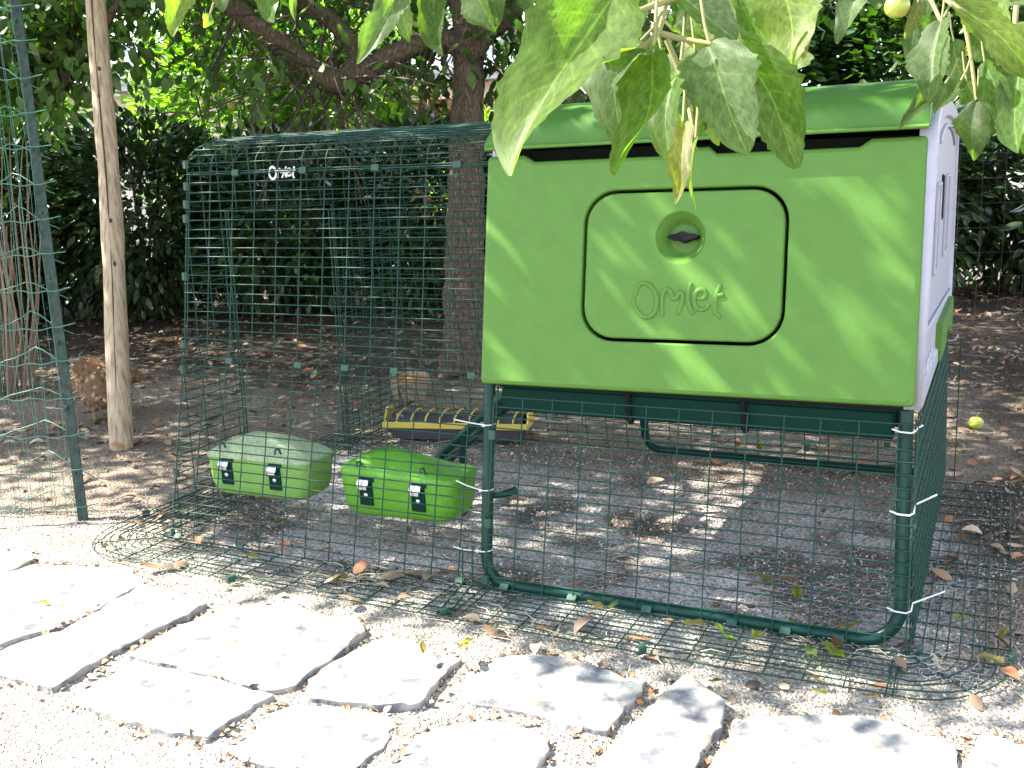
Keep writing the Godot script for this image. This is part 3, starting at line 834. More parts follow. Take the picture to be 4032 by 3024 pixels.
func run() -> void:
	var t := thing("chicken_run", "dark green wire mesh run with curved top beside the coop", "chicken run")
	var sp := 1.0 / 13.0
	# lower front panel
	var b := B.new()
	for k in 14:
		var x := -1.0 + k * sp
		b.wire(Vector3(x + jit(), 0.004, 0.004), Vector3(x + jit(), 0.505, zlow(0.505) + 0.004), WR * (1.25 if k == 0 or k == 13 else 1.0))
	for k in 20:
		var y := 0.008 + k * 0.0252
		b.wire(Vector3(-1.0, y + jit(), zlow(y) + 0.0065), Vector3(-0.005, y + jit(), zlow(y) + 0.0065), WR)
	obj("lower_front_panel", b, M.wire, t)
	# upper front panel
	b = B.new()
	for k in 14:
		var x := minf(-1.0 + k * sp + 0.010, -0.004)
		b.wire(Vector3(x + jit(), 0.512, zup(0.512) + 0.003), Vector3(x + jit(), 1.016, zup(1.016) + 0.003), WR)
	b.wire(Vector3(-1.0, 0.512, zup(0.512)), Vector3(-1.0, 1.016, zup(1.016)), WR * 1.3)
	for k in 21:
		var y := 0.513 + k * 0.0252
		b.wire(Vector3(-1.0, y + jit(), zup(y) + 0.0055), Vector3(-0.005, y + jit(), zup(y) + 0.0055), WR)
	obj("upper_front_panel", b, M.wire, t)
	# arched roof panel
	b = B.new()
	var prof := arch_profile()
	for k in 14:
		var x := minf(-1.0 + k * sp + 0.010, -0.004) if k > 0 else -1.0
		var line := []
		for p in prof:
			line.append(Vector3(x + jit(0.0008), p.y, p.x))
		b.tube(line, WR * (1.3 if k == 0 else 1.0), 5, false)
	var c := Curve2D.new()
	for p in prof:
		c.add_point(p)
	var n := int(c.get_baked_length() / 0.0252)
	for k in n + 1:
		var p := c.sample_baked(c.get_baked_length() * k / n)
		b.wire(Vector3(-1.0, p.y + 0.002 + jit(0.001), p.x), Vector3(-0.004, p.y + 0.002 + jit(0.001), p.x), WR)
	obj("arched_roof_panel", b, M.wire, t)
	# rear panels
	b = B.new()
	for k in 14:
		var x := -1.0 + k * sp
		b.tube([Vector3(x, 0.004, -1.3), Vector3(x, 0.504, -1.183), Vector3(x, 1.02, -1.1)], WR, 5, false)
	for k in 41:
		var y := 0.006 + k * 0.0252
		b.wire(Vector3(-1.0, y, -1.3 - zlow(y) if y < 0.504 else -1.3 - zup(y)), Vector3(0.0, y, -1.3 - zlow(y) if y < 0.504 else -1.3 - zup(y)), WR)
	obj("rear_panel", b, M.wire, t)
	# end panel with an open doorway
	b = B.new()
	var front := func(y: float) -> float:
		return zlow(y) if y < 0.504 else zup(minf(y, 1.02))
	var arch_y := func(z: float) -> float:
		for k in prof.size() - 1:
			if z <= prof[k].x and z >= prof[k + 1].x:
				return lerpf(prof[k].y, prof[k + 1].y, (prof[k].x - z) / maxf(prof[k].x - prof[k + 1].x, 0.00001))
		return 1.02
	for k in 43:
		var y := 0.006 + k * 0.0252
		var za: float = front.call(y)
		var zb: float = -1.3 - za
		if y > 1.02:
			za = -0.205
			for p in prof:
				if p.y < y and p.x > -0.65:
					za = p.x
			zb = -1.3 - za
		if y < 0.90:
			b.wire(Vector3(-1.0, y, za), Vector3(-1.0, y, -0.345), WR)
			b.wire(Vector3(-1.0, y, -0.90), Vector3(-1.0, y, zb), WR)
		else:
			b.wire(Vector3(-1.0, y, za), Vector3(-1.0, y, zb), WR)
	for k in 18:
		var z := -0.04 - 0.072 * k
		var y1: float = arch_y.call(z) if z < -0.2 and z > -1.1 else (1.02 if z < -0.2 else minf(1.02, -z / 0.21))
		if z < -1.1:
			y1 = minf(1.02, (z + 1.3) / 0.205)
		var y0 := 0.90 if z < -0.345 and z > -0.90 else 0.004
		if y1 > y0:
			b.wire(Vector3(-1.003, y0, z), Vector3(-1.003, y1, z), WR)
	for z in [-0.345, -0.357, -0.90, -0.888]:
		b.wire(Vector3(-1.0, 0.004, z), Vector3(-1.0, 0.905, z), WR * 1.5)
	b.wire(Vector3(-1.0, 0.905, -0.345), Vector3(-1.0, 0.905, -0.90), WR * 1.5)
	obj("end_panel", b, M.wire, t)
	# run door, swung open against the rear half of the end
	b = B.new()
	var dt := Transform3D(Basis(Vector3.UP, 0.10), Vector3(-1.022, 0, -0.90))
	for k in 8:
		b.wire(dt * Vector3(0, 0.03, -0.077 * k), dt * Vector3(0, 0.885, -0.077 * k), WR)
	for k in 34:
		b.wire(dt * Vector3(0, 0.03 + 0.0255 * k, 0), dt * Vector3(0, 0.03 + 0.0255 * k, -0.54), WR)
	b.tube([dt * Vector3(0, 0.03, 0), dt * Vector3(0, 0.885, 0), dt * Vector3(0, 0.885, -0.54), dt * Vector3(0, 0.03, -0.54), dt * Vector3(0, 0.03, 0)], WR * 1.6, 5, false)
	obj("run_door", b, M.wire, t)
	# mesh under the coop: front, right side, rear
	var zleg := func(y: float) -> float: return -0.20 * y + 0.010
	b = B.new()
	for k in 14:
		var x := minf(k * sp, 0.962)
		b.wire(Vector3(x + jit(), 0.004, 0.012), Vector3(x + jit(), 0.468, zleg.call(0.468)), WR * (1.25 if k == 0 or k == 13 else 1.0))
	for k in 19:
		var y := 0.010 + k * 0.0253
		b.wire(Vector3(0.0, y + jit(), zleg.call(y) + 0.003), Vector3(0.964, y + jit(), zleg.call(y) + 0.003), WR)
	obj("front_panel_below_coop", b, M.wire, t)
	b = B.new()
	for k in 14:
		var x := k * sp
		b.wire(Vector3(x, 0.004, -1.31), Vector3(x, 0.468, -1.31 + 0.094), WR)
	for k in 19:
		var y := 0.010 + k * 0.0253
		b.wire(Vector3(0.0, y, -1.312 + 0.2 * y), Vector3(0.964, y, -1.312 + 0.2 * y), WR)
	obj("rear_panel_below_coop", b, M.wire, t)
	b = B.new()
	for k in 17:
		var z := -0.03 - 0.077 * k
		b.wire(Vector3(0.968, 0.004, z), Vector3(0.955, 0.47, lerpf(z, -0.65, 0.13)), WR)
	for k in 19:
		var y := 0.010 + k * 0.0253
		b.wire(Vector3(0.970 - 0.028 * y, y, zleg.call(y)), Vector3(0.970 - 0.028 * y, y, -1.3 + 0.2 * y), WR)
	for k in 60:                                  # hexagonal netting tied over the side
		var z := -0.03 - 0.021 * k
		for q in 12:
			var y := 0.01 + 0.038 * q
			var o := 0.0105 if (q + k) % 2 else 0.0
			b.wire(Vector3(0.974 - 0.028 * y, y, z - o), Vector3(0.974 - 0.028 * y, y + 0.024, z - o), WR * 0.7)
			b.wire(Vector3(0.974 - 0.028 * y, y + 0.024, z - o), Vector3(0.974 - 0.028 * y, y + 0.038, z - 0.0105 + o - 0.0105), WR * 0.7)
	obj("side_panel", b, M.wire, t)
	# skirt lying on the ground
	b = B.new()
	for k in 9:
		var z := 0.012 + 0.0235 * k
		b.wire(Vector3(-1.0, 0.012 + jit(0.003), z), Vector3(0.0, 0.010 + jit(0.003), z), WR)
		var line := []
		for q in 9:
			var a := PI / 2 * q / 8.0
			line.append(Vector3(-1.0 - (z + 0.03) * sin(a), 0.011 + 0.004 * sin(a * 3.0 + k), z * cos(a)))
		line.append(Vector3(-1.0 - z - 0.03, 0.012, -0.35))
		line.append(Vector3(-1.0 - z - 0.03, 0.012, -1.2))
		b.tube(line, WR, 5, false)
	for k in 14:
		b.wire(Vector3(-1.0 + k * sp, 0.008, 0.0), Vector3(-1.0 + k * sp, 0.009, 0.202), WR)
	for k in 8:
		var a := PI / 2 * k / 7.0
		if k == 0 or k == 4 or k == 7:
			b.wire(Vector3(-1.0, 0.009, 0.0), Vector3(-1.0 - 0.23 * sin(a), 0.009, 0.2 * cos(a)), WR)
	for k in 15:
		b.wire(Vector3(-1.0, 0.008, -0.08 * k), Vector3(-1.23, 0.009, -0.08 * k), WR)
	obj("left_skirt", b, M.wire, t)
	b = B.new()
	for k in 9:
		var z := 0.014 + 0.0235 * k
		var line := [Vector3(-0.02, 0.012 + jit(0.002), z), Vector3(0.3, 0.010 + jit(0.004), z), Vector3(0.62, 0.012 + jit(0.004), z + 0.004), Vector3(0.955, 0.012, z)]
		for q in range(1, 9):
			var a := PI / 2 * q / 8.0
			line.append(Vector3(0.955 + z * sin(a), 0.012 + 0.003 * sin(a * 4.0 + k * 2.0), z * cos(a)))
		line.append(Vector3(0.955 + z, 0.012, -0.4))
		line.append(Vector3(0.955 + z, 0.014, -1.25))
		b.tube(line, WR, 5, false)
	for k in 13:
		b.wire(Vector3(0.02 + k * sp, 0.008, 0.0), Vector3(0.02 + k * sp, 0.009, 0.204), WR)
	for a in [0.0, PI / 4, PI / 2]:
		b.wire(Vector3(0.955, 0.009, 0.0), Vector3(0.955 + 0.202 * sin(a), 0.009, 0.202 * cos(a)), WR)
	for k in range(1, 17):
		b.wire(Vector3(0.965, 0.008, -0.077 * k), Vector3(1.16, 0.009, -0.077 * k), WR)
	obj("right_skirt", b, M.wire, t)
	# hooked wire loop between the two halves
	b = B.new()
	b.tube([Vector3(-0.030, 0.010, 0.185), Vector3(-0.055, 0.014, 0.02), Vector3(-0.058, 0.10, 0.004), Vector3(-0.030, 0.108, 0.004), Vector3(-0.028, 0.014, 0.02), Vector3(-0.004, 0.010, 0.185)], 0.0026, 6, false)
	obj("wire_hook", b, M.wire, t)
	# clips
	for x in [-0.821, -0.595, -0.369, -0.131]:
		clip(t, Vector3(x, 1.017, zup(1.017) + 0.006), Basis(Vector3.RIGHT, -0.2))
	for x in [-0.83, -0.596, -0.446, -0.295, -0.072]:
		clip(t, Vector3(x, 0.506, zlow(0.506) + 0.006), Basis(Vector3.RIGHT, -0.2))
	for x in [-0.969, -0.747, -0.261, -0.066, 0.054, 0.23, 0.412, 0.606, 0.721, 0.83]:
		clip(t, Vector3(x, 0.013, 0.008), Basis(Vector3.RIGHT, -0.9))
	for y in [1.045, 0.985, 0.935, 0.895, 0.735, 0.545, 0.475, 0.185, 0.015]:
		clip(t, Vector3(-1.0, y, (zlow(y) if y < 0.504 else zup(minf(y, 1.02))) + 0.002), Basis(Vector3.BACK, PI / 2) * Basis(Vector3.RIGHT, -0.4))
	for y in [0.375, 0.165, 0.03]:
		clip(t, Vector3(0.004, y, -0.2 * y + 0.016), Basis(Vector3.BACK, PI / 2 - 0.05))
	for p in [[-0.019, 0.185], [0.46, 0.20], [1.155, -0.03], [-1.22, -0.12], [-0.62, 0.2], [0.985, 0.0]]:
		clip(t, Vector3(p[0], 0.014, p[1]), Basis(Vector3.UP, 1.2))
	for p in [[0.30, 0.13], [0.55, 0.07], [0.8, 0.1], [-0.45, 0.6]]:
		clip(t, Vector3(p[0], p[1], -1.29 + 0.22 * p[1]), Basis(Vector3.BACK, PI / 2))
	# white cable ties
	for q in [[0.395, -0.085, 0.0], [0.239, -0.07, 0.02], [0.093, -0.07, -0.01]]:
		b = B.new()
		var z: float = -0.2 * q[0] + 0.008
		ring_tie(b, Vector3(-0.008 - 0.03 * q[0], q[0], z - 0.012), 0.019)
		b.tube([Vector3(-0.02, q[0], z + 0.006), Vector3(-0.055, q[0] + 0.006 + q[2] * 0.3, z + 0.016), Vector3(q[1] - 0.015, q[0] + 0.010 + q[2] * 0.5, z + 0.012)], 0.0018, 5)
		b.box(Transform3D(Basis(), Vector3(-0.022, q[0], z + 0.007)), Vector3(0.008, 0.007, 0.006), 0.001)
		obj("cable_tie", b, M.tie, t)
	for q in [[0.452, 0.0, 0.006, 0.004], [0.287, 0.03, 0.028, 0.032], [0.092, 0.05, 0.024, 0.052]]:
		b = B.new()
		var z: float = -0.2 * q[0] + 0.016
		var x: float = 0.949 - 0.03 * q[0]
		b.tube([Vector3(x - 0.024, q[0] + 0.003, z - 0.004), Vector3(x - 0.008, q[0], z + 0.003), Vector3(x + 0.014, q[0] - 0.001, z + 0.002), Vector3(x + 0.023, q[0] + 0.004, z - 0.002), Vector3(x + 0.025, q[0] + 0.006 + q[2] * 0.6, z - 0.004), Vector3(x + 0.03 + q[3], q[0] + 0.008 + q[2], z - 0.01 - q[1])], 0.0021, 5)
		obj("cable_tie", b, M.tie, t)
	for y in [0.46, 0.33]:
		b = B.new()
		ring_tie(b, Vector3(0.955 - 0.03 * y, y, -1.29 + 0.2 * y), 0.019)
		b.tube([Vector3(0.965, y, -1.27 + 0.2 * y), Vector3(0.985, y + 0.004, -1.265 + 0.2 * y), Vector3(0.992, y + 0.02, -1.27 + 0.2 * y)], 0.002, 5)
		obj("cable_tie", b, M.tie, t)
	# small dark name plate hung inside the mesh
	b = B.new()
	var plate := []
	for k in 28:
		var a := TAU * k / 28
		plate.append(Vector2(0.052 * cos(a), 0.034 * sin(a)))
	var pf := Transform3D(Basis(Vector3.RIGHT, -0.16), Vector3(-0.678, 1.013, zup(1.02) - 0.010))
	b.slab(plate, pf, 0.004, 0.001)
	var sign := obj("name_plate", b, M.inner, t)
	for letter in word_letters():
		b = B.new()
		for line in letter:
			var pts := []
			for q in line:
				pts.append((q - Vector2(0.4615, 0.2065)) * 0.43)
			stroke_shape(b, pts, 0.0033, 0.0012)
		obj("letter", b, M.tie, sign).transform = pf * Transform3D(Basis(), Vector3(0, 0, 0.0005))

func ring_tie(b: B, at: Vector3, r: float) -> void:
	var pts := []
	for k in 13:
		var a := TAU * k / 12
		pts.append(at + Vector3(cos(a) * r, 0, sin(a) * r))
	b.tube(pts, 0.0018, 5, false)

var clip_mesh: ArrayMesh

func clip(t: Node3D, at: Vector3, turn: Basis) -> void:
	if clip_mesh == null:
		var b := B.new()
		var rows := []
		for x in [-0.0115, 0.0115]:
			var row := []
			for k in 11:
				var a := -2.3 + 4.6 * k / 10.0
				row.append(Vector3(x, 0.0095 * sin(a), 0.0075 * cos(a)))
			for k in 11:
				var a := 2.3 - 4.6 * k / 10.0
				row.append(Vector3(x, 0.0078 * sin(a), 0.0058 * cos(a)))
			rows.append(row)
		b.grid(rows, true, true)
		b.box(Transform3D(Basis(), Vector3(0, 0.0, 0.0055)), Vector3(0.022, 0.017, 0.004), 0.0012)
		clip_mesh = b.mesh()
	put("clip", clip_mesh, M.clip, t).transform = Transform3D(turn, at)
# ---------------------------------------------------------------- feeders, trough, bowl
func feeder(called: String, label: String, cx: float, body_mat: Material, lid_mat: Material, lx: Array, lean: float, low: float) -> void:
	var t := thing(called, label, "feeder", Vector3(cx, low, -0.140), "green feeders hung inside the run")
	var loop := func(hw: float, hd: float, y: float, bow := 0.0) -> Array:
		var out := []
		for p in rr(0, 0, hw, hd, minf(hd, 0.036) * 0.98, 9, 0.0):
			out.append(Vector3(p.x, y + bow * cos(PI * clampf((p.x - lean) / 0.34, -0.5, 0.5)) + 0.003 * p.x / 0.15, -p.y))
		return out
	var b := B.new()
	var loops := [loop.call(0.128, 0.045, 0.0), loop.call(0.148, 0.060, 0.003), loop.call(0.162, 0.068, 0.014), loop.call(0.170, 0.073, 0.040), loop.call(0.174, 0.075, 0.085), loop.call(0.1745, 0.076, 0.107, 0.006), loop.call(0.171, 0.074, 0.109, 0.008)]
	b.grid(loops, true, false)
	b.fan(loops[0], true)
	obj("body", b, body_mat, t)
	b = B.new()
	loops = [loop.call(0.176, 0.078, 0.108, 0.010), loop.call(0.177, 0.0785, 0.114, 0.017), loop.call(0.170, 0.073, 0.121, 0.026), loop.call(0.135, 0.055, 0.127, 0.034), loop.call(0.085, 0.030, 0.131, 0.038), loop.call(0.03, 0.01, 0.132, 0.040)]
	b.grid(loops, true, false)
	b.fan(loops[-1], false)
	obj("lid", b, lid_mat, t)
	for x in [-0.10, 0.09]:
		b = B.new()
		b.tube([Vector3(x, 0.125, 0.060), Vector3(x, 0.150, 0.072), Vector3(x, 0.153, 0.086), Vector3(x, 0.140, 0.092)], 0.003, 6)
		obj("hook", b, M.clip, t)
	for x in lx:
		b = B.new()
		b.box(Transform3D(Basis(), Vector3(x, 0.070, 0.0755)), Vector3(0.040, 0.072, 0.007), 0.002)
		b.box(Transform3D(Basis(), Vector3(x + 0.005, 0.104, 0.0775)), Vector3(0.042, 0.010, 0.004), 0.001)
		var l := obj("latch", b, M.beam, t)
		b = B.new()
		b.box(Transform3D(Basis(Vector3.RIGHT, -0.5), Vector3(x - 0.005, 0.096, 0.084)), Vector3(0.034, 0.019, 0.007), 0.002)
		b.box(Transform3D(Basis(Vector3.RIGHT, 0.1), Vector3(x - 0.005, 0.084, 0.088)), Vector3(0.028, 0.012, 0.004), 0.0015)
		obj("hasp", b, M.steel, l)
		b = B.new()
		b.ball(Transform3D(Basis(), Vector3(x + 0.002, 0.063, 0.081)), Vector3(0.0065, 0.0065, 0.004), 8, 10)
		obj("bolt", b, M.steel, l)

func trough() -> void:
	var t := thing("trough_feeder", "long grey trough feeder with a yellow slotted guard behind the green feeders", "trough", Vector3(-0.73, 0.0, -1.235))
	t.rotation.y = 0.228
	var b := B.new()
	var body := []
	for q in [[0.235, 0.045, 0.012], [0.250, 0.058, 0.016], [0.265, 0.068, 0.068]]:
		var r := []
		for p in rr(0, 0, q[0], q[1], 0.018, 5, 0.0):
			r.append(Vector3(p.x, q[2], -p.y))
		body.append(r)
	b.loft(body)
	b.fan(body[0], true)
	obj("tray", b, M.grey_plastic, t)
	b = B.new()
	var rows := []
	for x in [-0.255, 0.255]:
		var row := []
		for k in 13:
			var a := PI * k / 12.0
			row.append(Vector3(x, 0.066 + 0.040 * sin(a), 0.045 * cos(a)))
		rows.append(row)
	b.grid(rows)
	obj("feed_roller", b, M.grey_plastic, t)
	b = B.new()
	for z in [0.071, -0.071]:
		b.box(Transform3D(Basis(), Vector3(0, 0.072, z)), Vector3(0.56, 0.024, 0.010), 0.003)
	for x in [-0.275, 0.275]:
		b.box(Transform3D(Basis(), Vector3(x, 0.072, 0)), Vector3(0.010, 0.024, 0.135), 0.003)
		b.slab([Vector2(-0.066, 0), Vector2(0.066, 0), Vector2(0.040, 0.050), Vector2(-0.040, 0.050)], Transform3D(Basis(Vector3(0, 0, 1), Vector3(0, 1, 0), Vector3(-1, 0, 0)), Vector3(x, 0.080, 0)), 0.006, 0.001)
	obj("guard_rim", b, M.yellow, t)
	for k in 9:
		b = B.new()
		var x := -0.224 + 0.056 * k
		b.tube([Vector3(x, 0.082, 0.068), Vector3(x + 0.002, 0.100, 0.060), Vector3(x + 0.006, 0.112, 0.040), Vector3(x + 0.008, 0.117, 0.0), Vector3(x + 0.008, 0.112, -0.040), Vector3(x + 0.006, 0.082, -0.068)], 0.0036, 6)
		obj("guard_bar", b, M.yellow, t)

func bowl() -> void:
	var t := thing("feeding_bowl", "round pale grey bowl with rusty contents on the ground near the tree trunk", "bowl", Vector3(-1.285, 0.0, -1.80))
	t.rotation = Vector3(0.10, 0, -0.05)
	var b := B.new()
	var rows := []
	for q in [[0.064, 0.0], [0.071, 0.006], [0.079, 0.05], [0.085, 0.098], [0.090, 0.104], [0.088, 0.110], [0.082, 0.108], [0.078, 0.09], [0.072, 0.05]]:
		var r := []
		for k in 32:
			var a := TAU * k / 32
			var wob: float = 1.0 + 0.02 * sin(a * 3.0) * q[1] / 0.1
			r.append(Vector3(q[0] * wob * cos(a), q[1] + 0.004 * sin(a * 2.0) * q[1] / 0.1, -q[0] * wob * sin(a)))
		rows.append(r)
	b.grid(rows, true)
	obj("pot", b, M.clay, t)
	b = B.new()
	b.fan(rows[-2])
	obj("mash", b, M.rust, t)

# ---------------------------------------------------------------- hen
func nets(caps: Array, cell: float, k: float, paint: Callable) -> ArrayMesh:
	var lo := Vector3(9, 9, 9)
	var hi := -lo
	for q in caps:
		for e in 2:
			lo = lo.min(q[e] - Vector3.ONE * (q[2 + e] + cell * 3))
			hi = hi.max(q[e] + Vector3.ONE * (q[2 + e] + cell * 3))
	var nx := int((hi.x - lo.x) / cell) + 1
	var ny := int((hi.y - lo.y) / cell) + 1
	var nz := int((hi.z - lo.z) / cell) + 1
	var fld := PackedFloat32Array()
	fld.resize(nx * ny * nz)
	for z in nz:
		for y in ny:
			for x in nx:
				var p := lo + Vector3(x, y, z) * cell
				var s := 0.0
				for q in caps:
					var ab: Vector3 = q[1] - q[0]
					var h := clampf((p - q[0]).dot(ab) / maxf(ab.length_squared(), 1e-9), 0, 1)
					s += exp(-k * (p.distance_to(q[0] + ab * h) - lerpf(q[2], q[3], h)))
				fld[(z * ny + y) * nx + x] = -log(maxf(s, 1e-30)) / k
	var b := B.new()
	var at := {}
	for z in nz - 1:
		for y in ny - 1:
			for x in nx - 1:
				var sum := Vector3.ZERO
				var cnt := 0
				var vals := []
				for e in 8:
					vals.append(fld[((z + (e >> 2)) * ny + y + ((e >> 1) & 1)) * nx + x + (e & 1)])
				for e in 8:
					for ax in [1, 2, 4]:
						if not (e & ax):
							var a: float = vals[e]
							var c2: float = vals[e | ax]
							if (a < 0) != (c2 < 0):
								var pa := Vector3(e & 1, (e >> 1) & 1, e >> 2)
								var pb := Vector3((e | ax) & 1, ((e | ax) >> 1) & 1, (e | ax) >> 2)
								sum += pa.lerp(pb, a / (a - c2))
								cnt += 1
				if cnt:
					var g := Vector3(vals[1] - vals[0] + vals[7] - vals[6], vals[2] - vals[0] + vals[7] - vals[5], vals[4] - vals[0] + vals[7] - vals[3]).normalized()
					var p := lo + (Vector3(x, y, z) + sum / cnt) * cell
					b.col = paint.call(p, g)
					at[(z * ny + y) * nx + x] = b.vert(p, g)
	for z in range(1, nz - 1):
		for y in range(1, ny - 1):
			for x in range(1, nx - 1):
				var o := (z * ny + y) * nx + x
				for ax in [[1, nx, nx * ny], [nx, nx * ny, 1], [nx * ny, 1, nx]]:
					var ins: bool = fld[o] < 0
					if ins != (fld[o + ax[0]] < 0):
						var q := [at[o], at[o - ax[1]], at[o - ax[1] - ax[2]], at[o - ax[2]]]
						if ins:
							b.i.append_array(PackedInt32Array([q[0], q[2], q[1], q[0], q[3], q[2]]))
						else:
							b.i.append_array(PackedInt32Array([q[0], q[1], q[2], q[0], q[2], q[3]]))
	return b.mesh()

func hen() -> void:
	var t := thing("hen", "brown speckled hen seen from behind, half hidden by the wooden post", "chicken", Vector3(-2.37, -0.004, -1.07))
	t.rotation.y = 0.5
	# the hen faces away (-z); the tail is towards the viewer's left
	var f := FastNoiseLite.new()
	f.seed = 7
	f.frequency = 55.0
	var paint := func(p: Vector3, _g: Vector3) -> Color:
		var s := f.get_noise_3d(p.x, p.y * 0.6, p.z)
		var base := Color(0.155, 0.095, 0.058).lerp(Color(0.25, 0.165, 0.10), clampf((0.12 - p.y) * 6.0 + 0.3, 0, 1))
		if p.y > 0.25:
			base = Color(0.16, 0.09, 0.05)
		return base.lerp(Color(0.55, 0.45, 0.34), clampf((s - 0.25) * 4.0, 0, 1)).lerp(Color(0.03, 0.018, 0.012), clampf((-s - 0.25) * 3.0, 0, 1))
	var caps := [
		[Vector3(0, 0.185, 0.05), Vector3(0.01, 0.185, -0.09), 0.098, 0.088],
		[Vector3(0, 0.15, 0.06), Vector3(0, 0.16, -0.04), 0.088, 0.08],
		[Vector3(-0.02, 0.235, 0.07), Vector3(-0.075, 0.285, 0.11), 0.062, 0.018],
		[Vector3(0.0, 0.225, 0.09), Vector3(-0.055, 0.265, 0.15), 0.052, 0.018],
		[Vector3(0.01, 0.20, -0.12), Vector3(0.05, 0.16, -0.22), 0.058, 0.034],
		[Vector3(0.05, 0.15, -0.23), Vector3(0.062, 0.135, -0.25), 0.029, 0.022],
		[Vector3(0.062, 0.132, -0.262), Vector3(0.068, 0.118, -0.285), 0.009, 0.003],
		[Vector3(0.085, 0.19, -0.06), Vector3(0.08, 0.17, 0.06), 0.038, 0.026],
		[Vector3(-0.085, 0.19, -0.06), Vector3(-0.08, 0.17, 0.06), 0.038, 0.026],
		[Vector3(0.045, 0.11, 0.0), Vector3(0.045, 0.06, 0.01), 0.045, 0.022],
		[Vector3(-0.045, 0.11, 0.0), Vector3(-0.045, 0.06, 0.01), 0.045, 0.022]]
	put("body", nets(caps, 0.0095, 90.0, paint), M.feather, t)
	for s in [-1, 1]:
		var b := B.new()
		var x: float = 0.045 * s
		b.tube([Vector3(x, 0.075, 0.01), Vector3(x, 0.03, 0.018), Vector3(x, 0.008, 0.01)], [0.009, 0.007, 0.008], 8)
		for a in [-0.5, 0.0, 0.5]:
			b.tube([Vector3(x, 0.009, 0.01), Vector3(x + sin(a) * 0.045, 0.005, 0.01 - cos(a) * 0.045)], [0.006, 0.003], 6)
		b.tube([Vector3(x, 0.009, 0.01), Vector3(x, 0.005, 0.035)], [0.006, 0.003], 6)
		obj("leg", b, M.stem, t)
	var b2 := B.new()
	b2.ball(Transform3D(Basis(), Vector3(0.054, 0.168, -0.235)), Vector3(0.006, 0.018, 0.024), 6, 8)
	obj("comb", b2, M.comb, t)
	b2 = B.new()
	for s in [-1, 1]:
		b2.ball(Transform3D(Basis(), Vector3(0.058 + 0.023 * s, 0.140, -0.248)), Vector3.ONE * 0.0045, 5, 6)
	obj("eyes", b2, M.black, t)
	# loose back and tail feathers
	var where := []
	var tints := []
	for k in 420:
		var th := rng.randf() * TAU
		var y := rng.randf_range(0.09, 0.27)
		var z := rng.randf_range(-0.11, 0.13)
		var rad := 0.096 * sqrt(maxf(0.05, 1.0 - pow((y - 0.175) / 0.115, 2.0))) * sqrt(maxf(0.1, 1.0 - pow((z - 0.0) / 0.17, 2.0)))
		var p := Vector3(cos(th) * rad, y, z + 0.02)
		var dir := Vector3(p.x * 2.0, -0.06, 0.10).normalized()
		var bs := Basis.looking_at(dir, Vector3.UP.lerp(p, 0.5)) * Basis(Vector3.UP, rng.randf_range(-0.3, 0.3))
		where.append(Transform3D(bs.scaled(Vector3.ONE * rng.randf_range(0.022, 0.038)), p))
		var w := rng.randf()
		tints.append(Color(0.13, 0.078, 0.045).lerp(Color(0.36, 0.28, 0.20), 1.0 if w > 0.78 else w * 0.3))
	var fm := B.new()
	fm.grid([[Vector3(-0.02, 0, 0), Vector3(0, 0.02, 0), Vector3(0.02, 0, 0)], [Vector3(-0.2, 0.02, -0.45), Vector3(0, 0.08, -0.45), Vector3(0.2, 0.02, -0.45)], [Vector3(-0.14, 0, -0.85), Vector3(0, 0.05, -0.85), Vector3(0.14, 0, -0.85)], [Vector3(0, 0, -1), Vector3(0, 0, -1.0), Vector3(0, 0, -1)]])
	copies("feathers", fm.mesh(), M.feather, where, tints, t)

